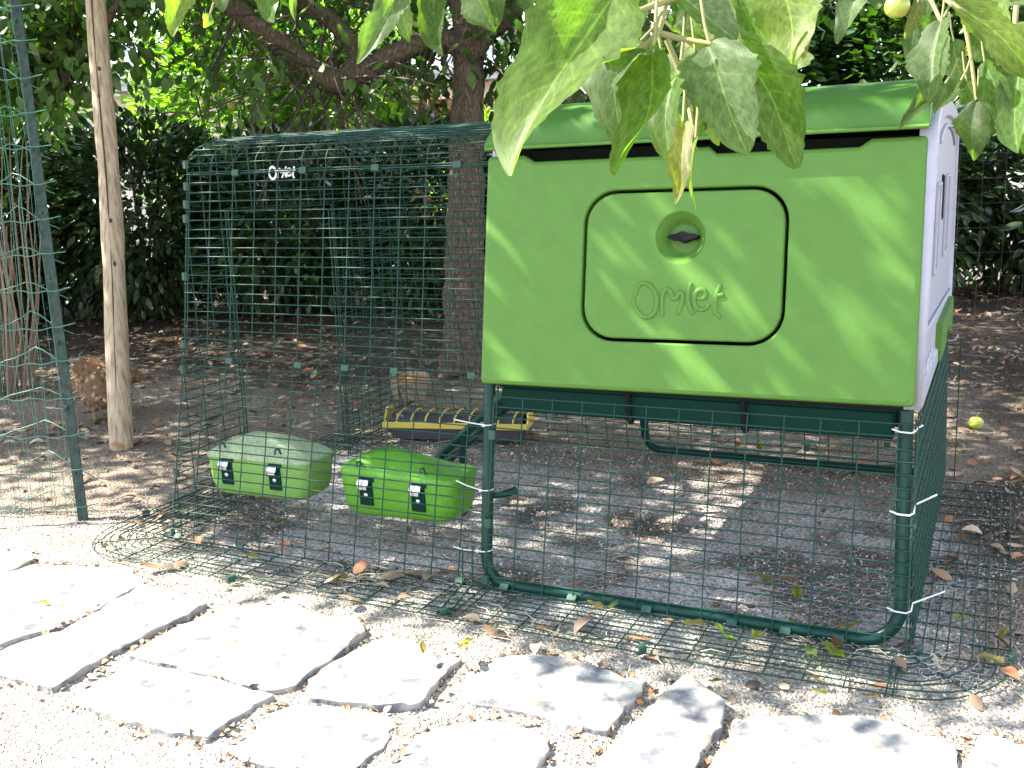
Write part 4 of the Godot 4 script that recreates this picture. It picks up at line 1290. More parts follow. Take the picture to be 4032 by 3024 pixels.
# ---------------------------------------------------------------- posts and the wire fence on the left
func posts() -> void:
	var t := thing("wooden_post", "weathered round wooden post standing between the hen and the run", "post", Vector3(-1.93, 0, -0.72))
	var b := B.new()
	var dirn := Vector3(-0.075, 1.0, -0.147)
	var pts := []
	var rad := []
	for k in 19:
		var y := -0.03 + 0.12 * k
		pts.append(dirn * y + Vector3(0.010 * sin(y * 2.2), 0, 0.004 * sin(y * 5.0)))
		rad.append(0.0445 - 0.0045 * y + 0.0016 * sin(y * 17.0) + 0.001 * sin(y * 41.0))
	b.tube(pts, rad, 18)
	var p := obj("shaft", b, M.wood, t)
	b = B.new()
	var crack := []
	var crad := []
	for k in 22:
		var y := 0.02 + 0.085 * k
		var c := dirn * y + Vector3(0.010 * sin(y * 2.2), 0, 0.004 * sin(y * 5.0))
		var a := 0.25 + 0.10 * sin(y * 3.0) - 0.02 * k * 0.3
		crack.append(c + Vector3(0.76 * sin(a) * 0.0 + cos(1.15 - a * 0.6) * 0.041, 0, sin(1.15 - a * 0.6) * 0.041))
		crad.append(0.0012 + 0.0022 * absf(sin(y * 4.3)))
	b.tube(crack, crad, 5)
	obj("crack", b, M.wood_dark, p)
	for q in [[0.86, -0.3], [0.52, 0.2], [1.32, 0.05], [1.42, -0.2], [0.70, -0.45]]:
		b = B.new()
		var c: Vector3 = dirn * q[0] + Vector3(0.010 * sin(q[0] * 2.2), 0, 0)
		var a: float = 1.12 + q[1]
		b.ball(Transform3D(Basis(Vector3.UP, -a), c + Vector3(cos(a) * 0.0385, 0, sin(a) * 0.0385)), Vector3(0.004, 0.011, 0.007), 6, 8)
		obj("knot", b, M.wood_dark, p)
	# leaning metal fence post
	t = thing("metal_fence_post", "leaning dark green metal post holding the wire fence at the left edge", "post", Vector3(-1.372, 0, -0.02))
	b = B.new()
	var q := Vector3(-0.206, 1.0, -0.170).normalized()
	var sx := Vector3(0.90, 0, -0.43).normalized()
	sx = (sx - q * sx.dot(q)).normalized()
	var sz := sx.cross(q)
	var tf := Transform3D(Basis(sx, q, sz), Vector3.ZERO)
	b.box(tf * Transform3D(Basis(), Vector3(0, 0.93, 0)), Vector3(0.032, 2.0, 0.004), 0.001)
	b.box(tf * Transform3D(Basis(), Vector3(0.002, 0.93, -0.016)), Vector3(0.004, 2.0, 0.030), 0.001)
	obj("profile", b, M.post_metal, t)
	b = B.new()
	for k in 9:
		b.box(tf * Transform3D(Basis(), Vector3(-0.006, 0.15 + 0.2 * k, 0.004)), Vector3(0.008, 0.012, 0.006), 0.001)
	obj("hooks", b, M.post_metal, t)
	# the wire fence: two layers, its cut ends bent round the post
	t = thing("wire_fence", "crumpled pale green garden wire fence tied to the leaning metal post", "fence", Vector3(-1.372, 0, -0.02))
	var left := Vector3(-0.902, 0, 0.43)
	for layer in 2:
		b = B.new()
		var off := Vector3(0.012, 0, 0.024) if layer == 0 else Vector3(-0.05, 0.0, -0.06)
		for k in 15:
			var y := 0.05 + 0.106 * k
			var base := q * (y / q.y) + off
			var line := []
			if layer == 0:
				line.append(base + sx * 0.055 + Vector3(0, 0.004, -0.01))
				for s in 34:
					var d := -0.01 + 0.022 * s
					line.append(base + left * d + Vector3(0, 0.0035 * (1 if s % 4 < 2 else -1) * (1.0 if s % 2 else 0.6) + 0.004 * sin(k * 2.0 + s * 0.3), 0.004 * sin(s * 0.8 + k)))
			else:
				var up := 0.032 + 0.012 * sin(k * 1.7)
				line.append(base + sx * 0.045 + Vector3(0.02, -0.035, 0.035))
				line.append(base + sx * 0.01 + Vector3(0.0, -0.006, 0.04))
				line.append(base + left * 0.045 + Vector3(0, up * 0.8, 0.03))
				line.append(base + left * 0.085 + Vector3(0, up, 0.01))
				line.append(base + left * 0.13 + Vector3(0, up * 0.5, -0.01))
				for s in range(8, 20):
					line.append(base + left * (0.03 * s - 0.06) + Vector3(0, -0.012 * (s - 8) * 0.8 + 0.003 * (s % 2), -0.02))
			b.tube(line, 0.0019, 5, false)
		obj("line_wires", b, M.fence_wire, t)
		b = B.new()
		for k in 17:
			var d := 0.012 + 0.043 * k + rng.randf_range(-0.008, 0.008)
			var line := []
			for s in 8:
				var y := 1.62 * s / 7.0
				line.append(q * (y / q.y) + off + left * (d * (1.0 - 0.18 * y) + 0.004 * sin(s * 2.0 + k)) + Vector3(0, 0, 0.003 * sin(s + k)))
			b.tube(line, 0.0011, 4, false)
		obj("stay_wires", b, M.fence_wire, t)
	# thin wire fence on the right, in the shade of the hedge
	t = thing("thin_wire_fence", "thin rusty wire fence in the shade to the right of the coop", "fence", Vector3(0.85, 0, -4.4))
	b = B.new()
	for k in 12:
		b.tube([Vector3(0.12 * k, 0.0, -0.05 * k), Vector3(0.12 * k + 0.01, 0.5, -0.05 * k), Vector3(0.12 * k, 1.1, -0.05 * k)], 0.0012, 4, false)
	for k in 8:
		b.tube([Vector3(0, 0.02 + 0.14 * k, 0), Vector3(0.7, 0.015 + 0.14 * k, -0.3), Vector3(1.4, 0.02 + 0.14 * k, -0.58)], 0.0012, 4, false)
	obj("wires", b, M.twig, t)

# ---------------------------------------------------------------- ground, stones, litter
var gn := FastNoiseLite.new()

func ground_height(x: float, z: float) -> float:
	var w := clampf((-0.2 - z) / 0.6, 0.0, 1.0)
	return 0.011 * gn.get_noise_2d(x * 3.0, z * 3.0) + 0.007 * gn.get_noise_2d(x * 14.0 + 50, z * 14.0) + w * 0.018 * gn.get_noise_2d(x * 1.2 + 9, z * 1.2)

func ground_tint(x: float, z: float) -> Color:
	var a := gn.get_noise_2d(x * 2.2 + 31, z * 2.2)
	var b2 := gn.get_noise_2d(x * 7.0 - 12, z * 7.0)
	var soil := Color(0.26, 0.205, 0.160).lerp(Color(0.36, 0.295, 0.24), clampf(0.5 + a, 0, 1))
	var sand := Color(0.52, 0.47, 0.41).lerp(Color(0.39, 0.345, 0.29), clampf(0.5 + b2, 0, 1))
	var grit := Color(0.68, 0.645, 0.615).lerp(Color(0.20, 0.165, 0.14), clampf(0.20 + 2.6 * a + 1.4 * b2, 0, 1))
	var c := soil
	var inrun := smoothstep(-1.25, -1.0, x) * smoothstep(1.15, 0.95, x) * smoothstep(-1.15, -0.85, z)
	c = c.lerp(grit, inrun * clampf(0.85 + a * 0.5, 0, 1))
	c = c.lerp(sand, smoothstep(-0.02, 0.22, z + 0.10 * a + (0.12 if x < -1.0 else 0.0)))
	c = c.lerp(Color(0.085, 0.066, 0.050).lerp(Color(0.15, 0.12, 0.095), clampf(0.5 + b2, 0, 1)), maxf(smoothstep(-2.0, -3.2, z + 0.5 * a + (-0.7 if x < -1.5 else 0.0)), 0.95 * smoothstep(1.0, 1.25, x + 0.3 * a) * smoothstep(0.0, -0.5, z)))  # dark soil, with shade by the hedge and beside the coop painted in
	if z < -6.5:
		c = c.lerp(Color(0.30, 0.29, 0.24), smoothstep(-6.5, -7.5, z))
	return c

func ground() -> void:
	gn.seed = 17
	gn.frequency = 0.5
	gn.fractal_octaves = 4
	var xs := []
	var zs := []
	var x := -3.4
	while x < 2.6:
		xs.append(x)
		x += 0.022
	var z := -2.6
	while z < 1.5:
		zs.append(z)
		z += 0.022
	for k in range(1, 40):
		xs.insert(0, -3.4 - 0.05 * pow(k, 2.25))
		xs.append(2.6 + 0.05 * pow(k, 2.25))
		zs.insert(0, -2.6 - 0.05 * pow(k, 2.25))
		zs.append(1.5 + 0.05 * pow(k, 2.25))
	var rows := []
	var cols := []
	for zz in zs:
		var row := []
		var cr := []
		for xx in xs:
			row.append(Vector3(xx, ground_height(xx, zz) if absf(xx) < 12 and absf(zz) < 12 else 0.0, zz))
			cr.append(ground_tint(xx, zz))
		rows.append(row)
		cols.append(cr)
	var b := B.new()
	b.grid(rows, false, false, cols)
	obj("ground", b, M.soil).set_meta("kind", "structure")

func stones() -> void:
	var path := Node3D.new()
	path.name = "stone_path"
	add_child(path, true)
	path.set_meta("kind", "structure")
	path.set_meta("label", "path of irregular flat grey stones in front of the run")
	for key in STONES:
		var poly: Array = STONES[key]
		# a finer, chipped outline
		var fine := []
		for k in poly.size():
			var a: Vector2 = poly[k]
			var e: Vector2 = poly[(k + 1) % poly.size()]
			var n := maxi(2, int(a.distance_to(e) / 0.018))
			for s in n:
				var p := a.lerp(e, float(s) / n)
				fine.append(p + Vector2(gn.get_noise_2d(p.x * 40, p.y * 40), gn.get_noise_2d(p.x * 40 + 70, p.y * 40)) * 0.008 + Vector2(gn.get_noise_2d(p.x * 110, p.y * 110), gn.get_noise_2d(p.x * 110 + 70, p.y * 110)) * 0.007)
		if Geometry2D.is_polygon_clockwise(PackedVector2Array(fine)):
			fine.reverse()
		var mid := Vector2.ZERO
		for p in fine:
			mid += p
		mid /= fine.size()
		var tilt := Vector2(rng.randf_range(-0.018, 0.018), rng.randf_range(-0.018, 0.018))
		var high := rng.randf_range(0.011, 0.018)
		var top := func(p: Vector2, edge: float) -> float:
			return high + tilt.dot(p - mid) + 0.003 * gn.get_noise_2d(p.x * 9, p.y * 9) + 0.0012 * gn.get_noise_2d(p.x * 30, p.y * 30) + 0.0012 * roundf(3.0 * gn.get_noise_2d(p.x * 6 + 20, p.y * 11)) - edge
		var loops := []
		for ring in [[-0.004, -1.0], [-0.004, 0.0025], [-0.001, 0.0004], [0.04, 0.0], [0.12, 0.0], [0.25, 0.0], [0.4, 0.0], [0.6, 0.0], [0.8, 0.0], [0.96, 0.0]]:
			var lp := []
			for p in fine:
				var q: Vector2 = p.lerp(mid, ring[0]) if ring[0] > 0.02 else p + (mid - p).normalized() * ring[0]
				var y: float = -0.02 if ring[1] < 0 else top.call(q, ring[1])
				if ring[1] > 0.003:
					y -= 0.004 * maxf(0.0, gn.get_noise_2d(q.x * 25, q.y * 25))
				lp.append(Vector3(q.x, y, q.y))
			loops.append(lp)
		var b := B.new()
		b.grid([loops[0], loops[1]], true, false)
		b.grid(loops.slice(1), true, false)
		b.fan(loops[-1])
		obj("flagstone", b, M.slate, path)

func pebble_mesh(seed: int) -> ArrayMesh:
	var b := B.new()
	b.ball(Transform3D(), Vector3(1, 0.62, 0.8), 4, 6)
	var r := RandomNumberGenerator.new()
	r.seed = seed
	for k in b.v.size():
		b.v[k] *= 1.0 + 0.28 * sin(b.v[k].x * 5.0 + seed) * cos(b.v[k].z * 4.0 + seed)
	return b.mesh()

func leaf_mesh(wide: float, fold: float, curl: float, n := 4) -> ArrayMesh:
	# one leaf of unit length along -z, its upper side up
	var b := B.new()
	var rows := []
	for k in n + 1:
		var t := float(k) / n
		var w := wide * 0.5 * pow(sin(PI * pow(lerpf(0.03, 0.985, t), 0.8)), 0.85)
		var y := curl * (0.25 - pow(t - 0.5, 2.0) * 1.0)
		rows.append([Vector3(-w, y + fold * w, -t), Vector3(0, y, -t), Vector3(w, y + fold * w, -t)])
	b.grid(rows, false, true)
	return b.mesh()

func litter() -> void:
	var where := []
	var tints := []
	# grit and gravel between the stones
	for k in 15000:
		var x := rng.randf_range(-1.9, 1.9)
		var z := -0.02 + 1.15 * rng.randf()
		if x < -1.2:
			z -= 0.25
		var s := 0.0013 + 0.0036 * pow(rng.randf(), 3.5)
		where.append(Transform3D(Basis(Vector3(rng.randf(), rng.randf(), rng.randf()).normalized(), rng.randf() * TAU).scaled(Vector3.ONE * s), Vector3(x, ground_height(x, z) + s * 0.3, z)))
		var g := rng.randf_range(0.27, 0.50)
		tints.append(Color(g * 1.02, g * 0.93, g * 0.82))
	copies("gravel", pebble_mesh(1), M.pebble, where, tints).set_meta("label", "pale gravel between the path stones")
	where = []
	tints = []
	for k in 26000:
		var inside := k < 20000
		var x := rng.randf_range(-1.1, 1.2) if inside else rng.randf_range(-4.5, 2.4)
		var z := rng.randf_range(-1.3, 0.15) if inside else rng.randf_range(-5.0, -0.1)
		var s := (0.0012 + 0.0035 * pow(rng.randf(), 3.0)) if inside else (0.002 + 0.010 * pow(rng.randf(), 3.0))
		where.append(Transform3D(Basis(Vector3(rng.randf(), rng.randf(), rng.randf()).normalized(), rng.randf() * TAU).scaled(Vector3.ONE * s), Vector3(x, ground_height(x, z) + s * 0.3, z)))
		var g := rng.randf_range(0.07, 0.55) if inside else rng.randf_range(0.06, 0.24)
		tints.append(Color(g, g * 0.92, g * 0.86) if inside else Color(g, g * 0.8, g * 0.66))
	copies("soil_crumbs", pebble_mesh(2), M.pebble, where, tints).set_meta("label", "grit and soil crumbs inside and behind the run")
	# dry leaves under the trees
	var palette := [Color(0.20, 0.12, 0.065), Color(0.13, 0.085, 0.055), Color(0.28, 0.19, 0.12), Color(0.34, 0.25, 0.17), Color(0.09, 0.06, 0.045), Color(0.30, 0.13, 0.06)]
	for v in 2:
		where = []
		tints = []
		for k in 6500:
			var x := rng.randf_range(-5.5, 2.6)
			var z := rng.randf_range(-6.4, 0.25)
			var dense := clampf((-1.0 - z) / 1.6, 0.05, 1.0)
			if x > 0.9 or x < -1.2:
				dense = clampf((0.1 - z) / 0.8, 0.04, 1.0)
			if x > -1.0 and x < 1.0 and z > -1.0:
				dense = 0.05
			if z > -0.12 and z < 0.30 and x > -1.3:
				dense = 0.55
			dense *= 0.55 + 0.9 * gn.get_noise_2d(x * 2.6 + 5, z * 2.6)
			if rng.randf() > dense:
				continue
			var s := rng.randf_range(0.022, 0.062)
			var bs := Basis(Vector3.UP, rng.randf() * TAU) * Basis(Vector3.RIGHT, rng.randf_range(-0.45, 0.45)) * Basis(Vector3.BACK, rng.randf_range(-0.5, 0.5))
			if rng.randf() < 0.4:
				bs = bs * Basis(Vector3.BACK, PI)
			where.append(Transform3D(bs.scaled(Vector3.ONE * s), Vector3(x, ground_height(x, z) + 0.006 + 0.10 * s, z)))
			tints.append(palette[rng.randi() % 6] * rng.randf_range(0.7, 1.2))
		copies("leaf_litter", leaf_mesh(0.55, 0.5 - 0.7 * v, 0.35), M.litter, where, tints).set_meta("label", "brown dry leaves covering the soil under the trees")
	# crumbs of leaf and bark that have gathered along the stone edges
	where = []
	tints = []
	for key in STONES:
		var poly: Array = STONES[key]
		for k in poly.size():
			var a: Vector2 = poly[k]
			var e: Vector2 = poly[(k + 1) % poly.size()]
			var out := (e - a).orthogonal().normalized()
			if Geometry2D.is_point_in_polygon((a + e) / 2.0 + out * 0.01, PackedVector2Array(poly)):
				out = -out
			for s in int(a.distance_to(e) * 130):
				if gn.get_noise_2d(a.x * 9 + s * 0.2, a.y * 9) < -0.12:
					continue
				var p := a.lerp(e, rng.randf()) + out * (0.004 + 0.03 * pow(rng.randf(), 2.0))
				var sz := rng.randf_range(0.006, 0.020)
				var bs := Basis(Vector3.UP, rng.randf() * TAU) * Basis(Vector3.RIGHT, rng.randf_range(-0.7, 0.7)) * Basis(Vector3.BACK, rng.randf_range(-0.6, 0.6))
				where.append(Transform3D(bs.scaled(Vector3.ONE * sz), Vector3(p.x, ground_height(p.x, p.y) + 0.004, p.y)))
				tints.append(palette[rng.randi() % 6] * rng.randf_range(0.5, 1.1))
	copies("leaf_crumbs", leaf_mesh(0.7, 0.4, 0.3), M.litter, where, tints).set_meta("label", "brown leaf crumbs gathered along the stone edges")
	# dry stalks and roots
	where = []
	tints = []
	for k in 1500:
		var fr := k < 800
		var x := rng.randf_range(-1.3, 1.5) if fr else rng.randf_range(-4.0, 2.2)
		var z := rng.randf_range(-0.35, 0.30) if fr else rng.randf_range(-4.5, 0.2)
		var s := rng.randf_range(0.02, 0.09)
		var bs := Basis(Vector3.UP, rng.randf() * TAU) * Basis(Vector3.RIGHT, rng.randf_range(-0.15, 0.15))
		where.append(Transform3D(bs.scaled(Vector3.ONE * s), Vector3(x, ground_height(x, z) + 0.008, z)))
		var g := rng.randf_range(0.12, 0.42)
		tints.append(Color(g, g * 0.82, g * 0.58))
	var b := B.new()
	b.tube([Vector3(0, 0, 0.5), Vector3(0.08, 0.05, 0.15), Vector3(-0.05, 0.02, -0.2), Vector3(0.06, 0.0, -0.5)], 0.014, 4, false)
	copies("dry_stalks", b.mesh(), M.straw, where, tints).set_meta("label", "dry straw and root bits lying on the ground")
	# hexagonal netting on the ground
	b = B.new()
	for r in 26:
		for q in 44:
			var x := -0.1 + 0.030 * q + (0.015 if r % 2 else 0.0)
			var z := -0.55 + 0.026 * r
			if gn.get_noise_2d(x * 4.0, z * 4.0 + 40) < -0.12 and z < 0.0:
				continue
			var y := 0.007 + 0.004 * gn.get_noise_2d(x * 20, z * 20)
			var p := Vector3(x, ground_height(x, z) + y, z)
			var p1 := p + Vector3(0.015, jit(0.003), 0.008)
			var p2 := p + Vector3(0.015, jit(0.003), 0.026)
			b.wire(p, p1, 0.0006)
			b.wire(p1, p2, 0.0006)
			b.wire(p1, p + Vector3(0.030, jit(0.003), 0), 0.0006)
	var net := obj("ground_netting", b, M.net)
	net.set_meta("kind", "stuff")
	net.set_meta("label", "fine hexagonal wire netting lying on the soil under the coop")

func fallen() -> void:
	var cols := [Color(0.26, 0.12, 0.05), Color(0.36, 0.26, 0.15), Color(0.26, 0.34, 0.14), Color(0.30, 0.25, 0.14), Color(0.50, 0.50, 0.07), Color(0.42, 0.46, 0.12), Color(0.55, 0.30, 0.06)]
	var labels := [
		"curled brown leaf lying on the skirt wires below the right feeder",
		"pale tan leaf lying left of the green leaf at the front rail",
		"long green leaf leaning against the front bottom rail of the stand",
		"broad olive brown leaf lying on the front bottom rail",
		"small upright pale green leaf in front of the bottom rail",
		"yellow green leaf lying on the bottom rail near its rounded corner",
		"orange brown leaf standing behind the yellow green leaf",
		"red brown leaf on the soil inside the mesh above the green leaf",
		"tan leaf on the soil inside the mesh near the right corner",
		"crumpled tan leaf on the soil beside the right skirt",
		"small lime leaf on the soil to the right of the coop",
		"small yellow leaf on the skirt left of the wire hook",
		"brown leaf on the front rail in the middle of the coop",
		"olive leaf just right of the brown leaf on the front rail",
		"rolled brown leaf lying on the stone in the middle of the path",
		"small green leaf on the bright stone at the left edge",
		"tan leaf on the gravel between the middle stones and the skirt",
		"dull tan leaf below the skirt beside the grey stone",
		"tan stalky leaf on the grey soil under the coop",
		"pale leaf far back under the coop near the rear rail",
		"orange leaf on the outer skirt wires in front of the right half",
		"small brown leaf on gravel right of the slanting grey stone",
		"tiny brown leaf on the soil in the middle under the coop",
		"small brown leaf on the skirt edge near the big right stone",
		"red brown leaf on gravel above the big right stone",
		"orange leaf at the edge of the skirt above the big right stone",
		"long tan leaf below the clip at the right end of the skirt",
		"red brown leaf on the soil under the left feeder",
		"tan leaf on gravel at the front edge of the left half of the run",
		"small brown leaf on the gravel at the right edge"]
	for k in FALLEN.size():
		var q: Array = FALLEN[k]
		var b := B.new()
		b.col = cols[q[2]].lerp(Color(0.4, 0.4, 0.3), 0.2) * 2.4
		var rows := []
		var curl := rng.randf_range(0.15, 0.5)
		var fold := rng.randf_range(0.2, 0.9)
		var L: float = q[1] * 1.25
		for r in 9:
			var t := r / 8.0
			var w := L * 0.26 * pow(sin(PI * pow(lerpf(0.03, 0.98, t), 0.8)), 0.85)
			var row := []
			for s in 5:
				var e := s / 2.0 - 1.0
				row.append(Vector3(e * w * (1.0 - 0.25 * fold), curl * L * pow(t - 0.45, 2.0) + fold * w * e * e + 0.06 * L * sin(t * 9.0 + k) * e, L * (0.5 - t)))
			rows.append(row)
		b.grid(rows, false, true)
		b.tube([Vector3(0, rows[0][2].y, L * 0.5), Vector3(0.004, rows[0][2].y + 0.003, L * 0.72)], 0.001, 4, false)
		var o := obj("fallen_leaf", b, M.leaf_big)
		o.position = q[0] + Vector3(0, 0.004, 0)
		o.rotation = Vector3(rng.randf_range(-0.15, 0.35), rng.randf() * TAU, rng.randf_range(-0.3, 0.3))
		if k == 2:
			o.rotation = Vector3(0.75, 2.4, 0.2)
		tag(o, labels[k], "leaf", "fallen leaves on the ground")
	var ap := thing("fallen_apple", "yellow green apple lying among dry leaves to the right of the coop", "apple", Vector3(1.045, 0.024, -1.97))
	apple_at(ap, Vector3.ZERO, 0.027)

func apple_at(parent: Node3D, at: Vector3, r: float) -> void:
	var b := B.new()
	var rows := []
	for k in 13:
		var th := PI * k / 12.0
		var row := []
		for q in 16:
			var ph := TAU * q / 16
			var rr2 := r * sin(th) * (1.0 + 0.06 * cos(th))
			row.append(at + Vector3(rr2 * cos(ph), r * 0.94 * cos(th) - r * 0.20 * exp(-pow(sin(th) / 0.35, 2.0)) * signf(cos(th)), -rr2 * sin(ph)))
		rows.append(row)
	b.grid(rows, true, true)
	b.tube([at + Vector3(0, r * 0.7, 0), at + Vector3(0.004, r * 1.25, 0.002)], 0.0014, 5)
	obj("fruit", b, M.apple, parent)
# ---------------------------------------------------------------- trees and shrubs
func limb(parent: Node, called: String, path: Array, m: Material, sides := 12) -> void:
	var c := Curve3D.new()
	for k in path.size():
		var tang: Vector3 = (path[mini(k + 1, path.size() - 1)][0] - path[maxi(k - 1, 0)][0]) / 6.0
		c.add_point(path[k][0], -tang, tang)
	var pts := []
	var rad := []
	for k in path.size() - 1:
		var n := 5
		for s in n + (1 if k == path.size() - 2 else 0):
			var f := float(s) / n
			var p := c.sample(k, f)
			pts.append(p)
			var r: float = lerpf(path[k][1], path[k + 1][1], f)
			rad.append(r * (1.0 + 0.07 * sin(pts.size() * 2.3) + 0.04 * sin(pts.size() * 5.1)))
	var b := B.new()
	b.tube(pts, rad, sides)
	for k in b.v.size():
		var p := b.v[k]
		b.v[k] = p + b.n[k] * rad[0] * 0.09 * gn.get_noise_3d(p.x * 40, p.y * 16, p.z * 40)
	obj(called, b, m, parent)

func leaf_basis(out: Vector3, droop: float) -> Basis:
	var d := (out.normalized() + Vector3(rng.randf_range(-0.6, 0.6), rng.randf_range(-0.5, 0.5) - droop, rng.randf_range(-0.6, 0.6))).normalized()
	var up := Vector3(rng.randf_range(-0.8, 0.8), 1.0, rng.randf_range(-0.8, 0.8)).normalized()
	if absf(d.dot(up)) > 0.97:
		up = Vector3(1, 0, 0)
	return Basis.looking_at(d, up)

func crown_leaves(parent: Node, called: String, m: Material, lm: Mesh, centres: Array, per: int, spread: float, size: Array, tints: Array, droop: float) -> void:
	var where := []
	var cols := []
	for c in centres:
		var tone := rng.randf_range(0.7, 1.25)
		var bias := Vector3(rng.randf_range(-1, 1), rng.randf_range(-0.4, 0.2), rng.randf_range(-1, 1)).normalized()
		for k in per:
			var o := Vector3(rng.randfn(), rng.randfn() * 0.75, rng.randfn()) * spread * 0.55
			var s := rng.randf_range(size[0], size[1])
			where.append(Transform3D(leaf_basis(o / spread + bias * 0.5, droop).scaled(Vector3.ONE * s), c + o))
			var a: Color = tints[rng.randi() % tints.size()]
			cols.append(Color(a.r * tone, a.g * tone, a.b * tone) * rng.randf_range(0.85, 1.15))
	copies(called, lm, m, where, cols, parent)

const APPLE_TINTS := [Color(0.076, 0.150, 0.030), Color(0.056, 0.118, 0.026), Color(0.105, 0.190, 0.038)]

func apple_tree() -> void:
	var t := thing("apple_tree", "old apple tree with forked brown trunk and low limbs behind the run", "tree", Vector3.ZERO)
	limb(t, "trunk", TRUNK, M.bark, 20)
	for p in [LIMB_A, LIMB_B, LIMB_C, LIMB_D]:
		limb(t, "limb", p, M.bark, 14)
	# hanging twigs along the limbs
	var b := B.new()
	var low := []
	for p in [LIMB_A, LIMB_B, LIMB_C, LIMB_D]:
		for k in range(1, p.size() - 1):
			for s in 5:
				var at: Vector3 = p[k][0].lerp(p[k + 1][0], rng.randf())
				twig(b, at, low, rng.randf_range(0.35, 0.8), 0.008)
	for k in 80:
		var at := Vector3(rng.randf_range(-5.2, 1.6), rng.randf_range(1.85, 2.5), rng.randf_range(-4.4, -2.7))
		twig(b, at, low, rng.randf_range(0.3, 0.75), 0.006)
	var tw := obj("twigs", b, M.twig, t)
	tw.set_meta("kind", "stuff")
	var lm := leaf_mesh(0.56, 0.35, -0.35)
	var near := []
	for q in low:
		if q.y > 1.33 and (q.z < -2.5 or rng.randf() < 0.22):
			near.append(q)
	crown_leaves(t, "low_foliage", M.leaf_crown, lm, near, 4, 0.14, [0.05, 0.082], APPLE_TINTS, 0.9)
	# unseen rest of the crown, edge and gaps shaped to shade coop and run
	var high := []
	while high.size() < CROWN_CLUMPS:
		var p := Vector3(rng.randf_range(-7.0, 2.8), rng.randf_range(2.0, 4.0), rng.randf_range(-5.0, 1.0))
		# what stands at p shades the ground at (gx, gz), where the sun's ray through it lands
		var gx := p.x + 0.944 * p.y
		var gz := p.z - 0.18 * p.y
		var edge := lerpf(-0.34, 0.02, smoothstep(-1.7, -0.5, gx)) + 0.22 * smoothstep(-0.3, 0.9, gx) + 0.14 * gn.get_noise_2d(gx * 3.0, p.y)
		if gz > edge + (0.28 if rng.randf() < 0.03 else 0.0):
			continue
		if p.z <= -1.9 and p.y < 2.2:
			continue
		if p.z > -1.9 and p.y < 2.0 + 0.10 * maxf(0.0, 1.0 - p.z):
			continue
		if gn.get_noise_3d(p.x * 2.4, p.y * 2.4, p.z * 2.4) < (-0.09 if gx > 0.6 and gx < 2.0 and gz > -0.6 and gz < -0.10 else -0.20):
			continue
		high.append(p)
	crown_leaves(t, "high_foliage", M.leaf_crown, lm, high, 32, 0.21, [0.055, 0.088], APPLE_TINTS, 0.5)
	for q in [Vector3(-2.55, 1.47, -2.2), Vector3(-2.40, 1.43, -2.25), Vector3(-2.48, 1.36, -2.2), Vector3(-1.62, 1.48, -2.5), Vector3(-1.55, 1.71, -2.5), Vector3(-1.58, 1.66, -2.48)]:
		apple_at(t, q, 0.026)
	# a second tree, mostly outside the picture on the left
	t = thing("apple_tree", "apple tree at the upper left with a thick limb and one yellow apple", "tree", Vector3.ZERO)
	limb(t, "trunk", [[Vector3(-5.0, 0, -0.6), 0.14], [Vector3(-4.95, 0.6, -0.55), 0.115], [Vector3(-4.75, 1.15, -0.5), 0.10], [LEFT_TREE_LIMB[0][0], 0.09]], M.bark, 14)
	limb(t, "limb", LEFT_TREE_LIMB, M.bark, 14)
	limb(t, "limb", LEFT_TREE_TWIG_A, M.bark, 8)
	limb(t, "limb", LEFT_TREE_TWIG_B, M.bark, 8)
	var b2 := B.new()
	var ends := []
	for k in 40:
		var base: Vector3 = LEFT_TREE_LIMB[1 + k % 5][0].lerp(LEFT_TREE_LIMB[2 + k % 5][0], rng.randf())
		twig(b2, base, ends, rng.randf_range(0.2, 0.5), 0.006)
	obj("twigs", b2, M.twig, t).set_meta("kind", "stuff")
	crown_leaves(t, "foliage", M.leaf_crown, lm, ends, 6, 0.10, [0.05, 0.08], APPLE_TINTS, 0.9)
	apple_at(t, APPLE_LEFT[0], APPLE_LEFT[1])

func twig(b: B, at: Vector3, ends: Array, length: float, r: float) -> void:
	var dir := Vector3(rng.randf_range(-1, 1), rng.randf_range(-0.9, 0.3), rng.randf_range(-1, 1)).normalized()
	var p := at
	var pts := [p]
	for k in 5:
		dir = (dir + Vector3(rng.randf_range(-0.35, 0.35), rng.randf_range(-0.30, 0.10), rng.randf_range(-0.35, 0.35))).normalized()
		p += dir * length / 5.0
		pts.append(p)
		ends.append(p)
		if k % 2 == 1:
			var d2 := (dir + Vector3(rng.randf_range(-1, 1), rng.randf_range(-0.8, 0.4), rng.randf_range(-1, 1))).normalized()
			var e := p + d2 * length * 0.3
			b.tube([p, p + d2 * length * 0.15 + Vector3(0, 0.01, 0), e], [r * 0.5, r * 0.4, r * 0.25], 4, false)
			ends.append(e)
	b.tube(pts, [r, r * 0.85, r * 0.7, r * 0.55, r * 0.42, r * 0.3], 5, false)

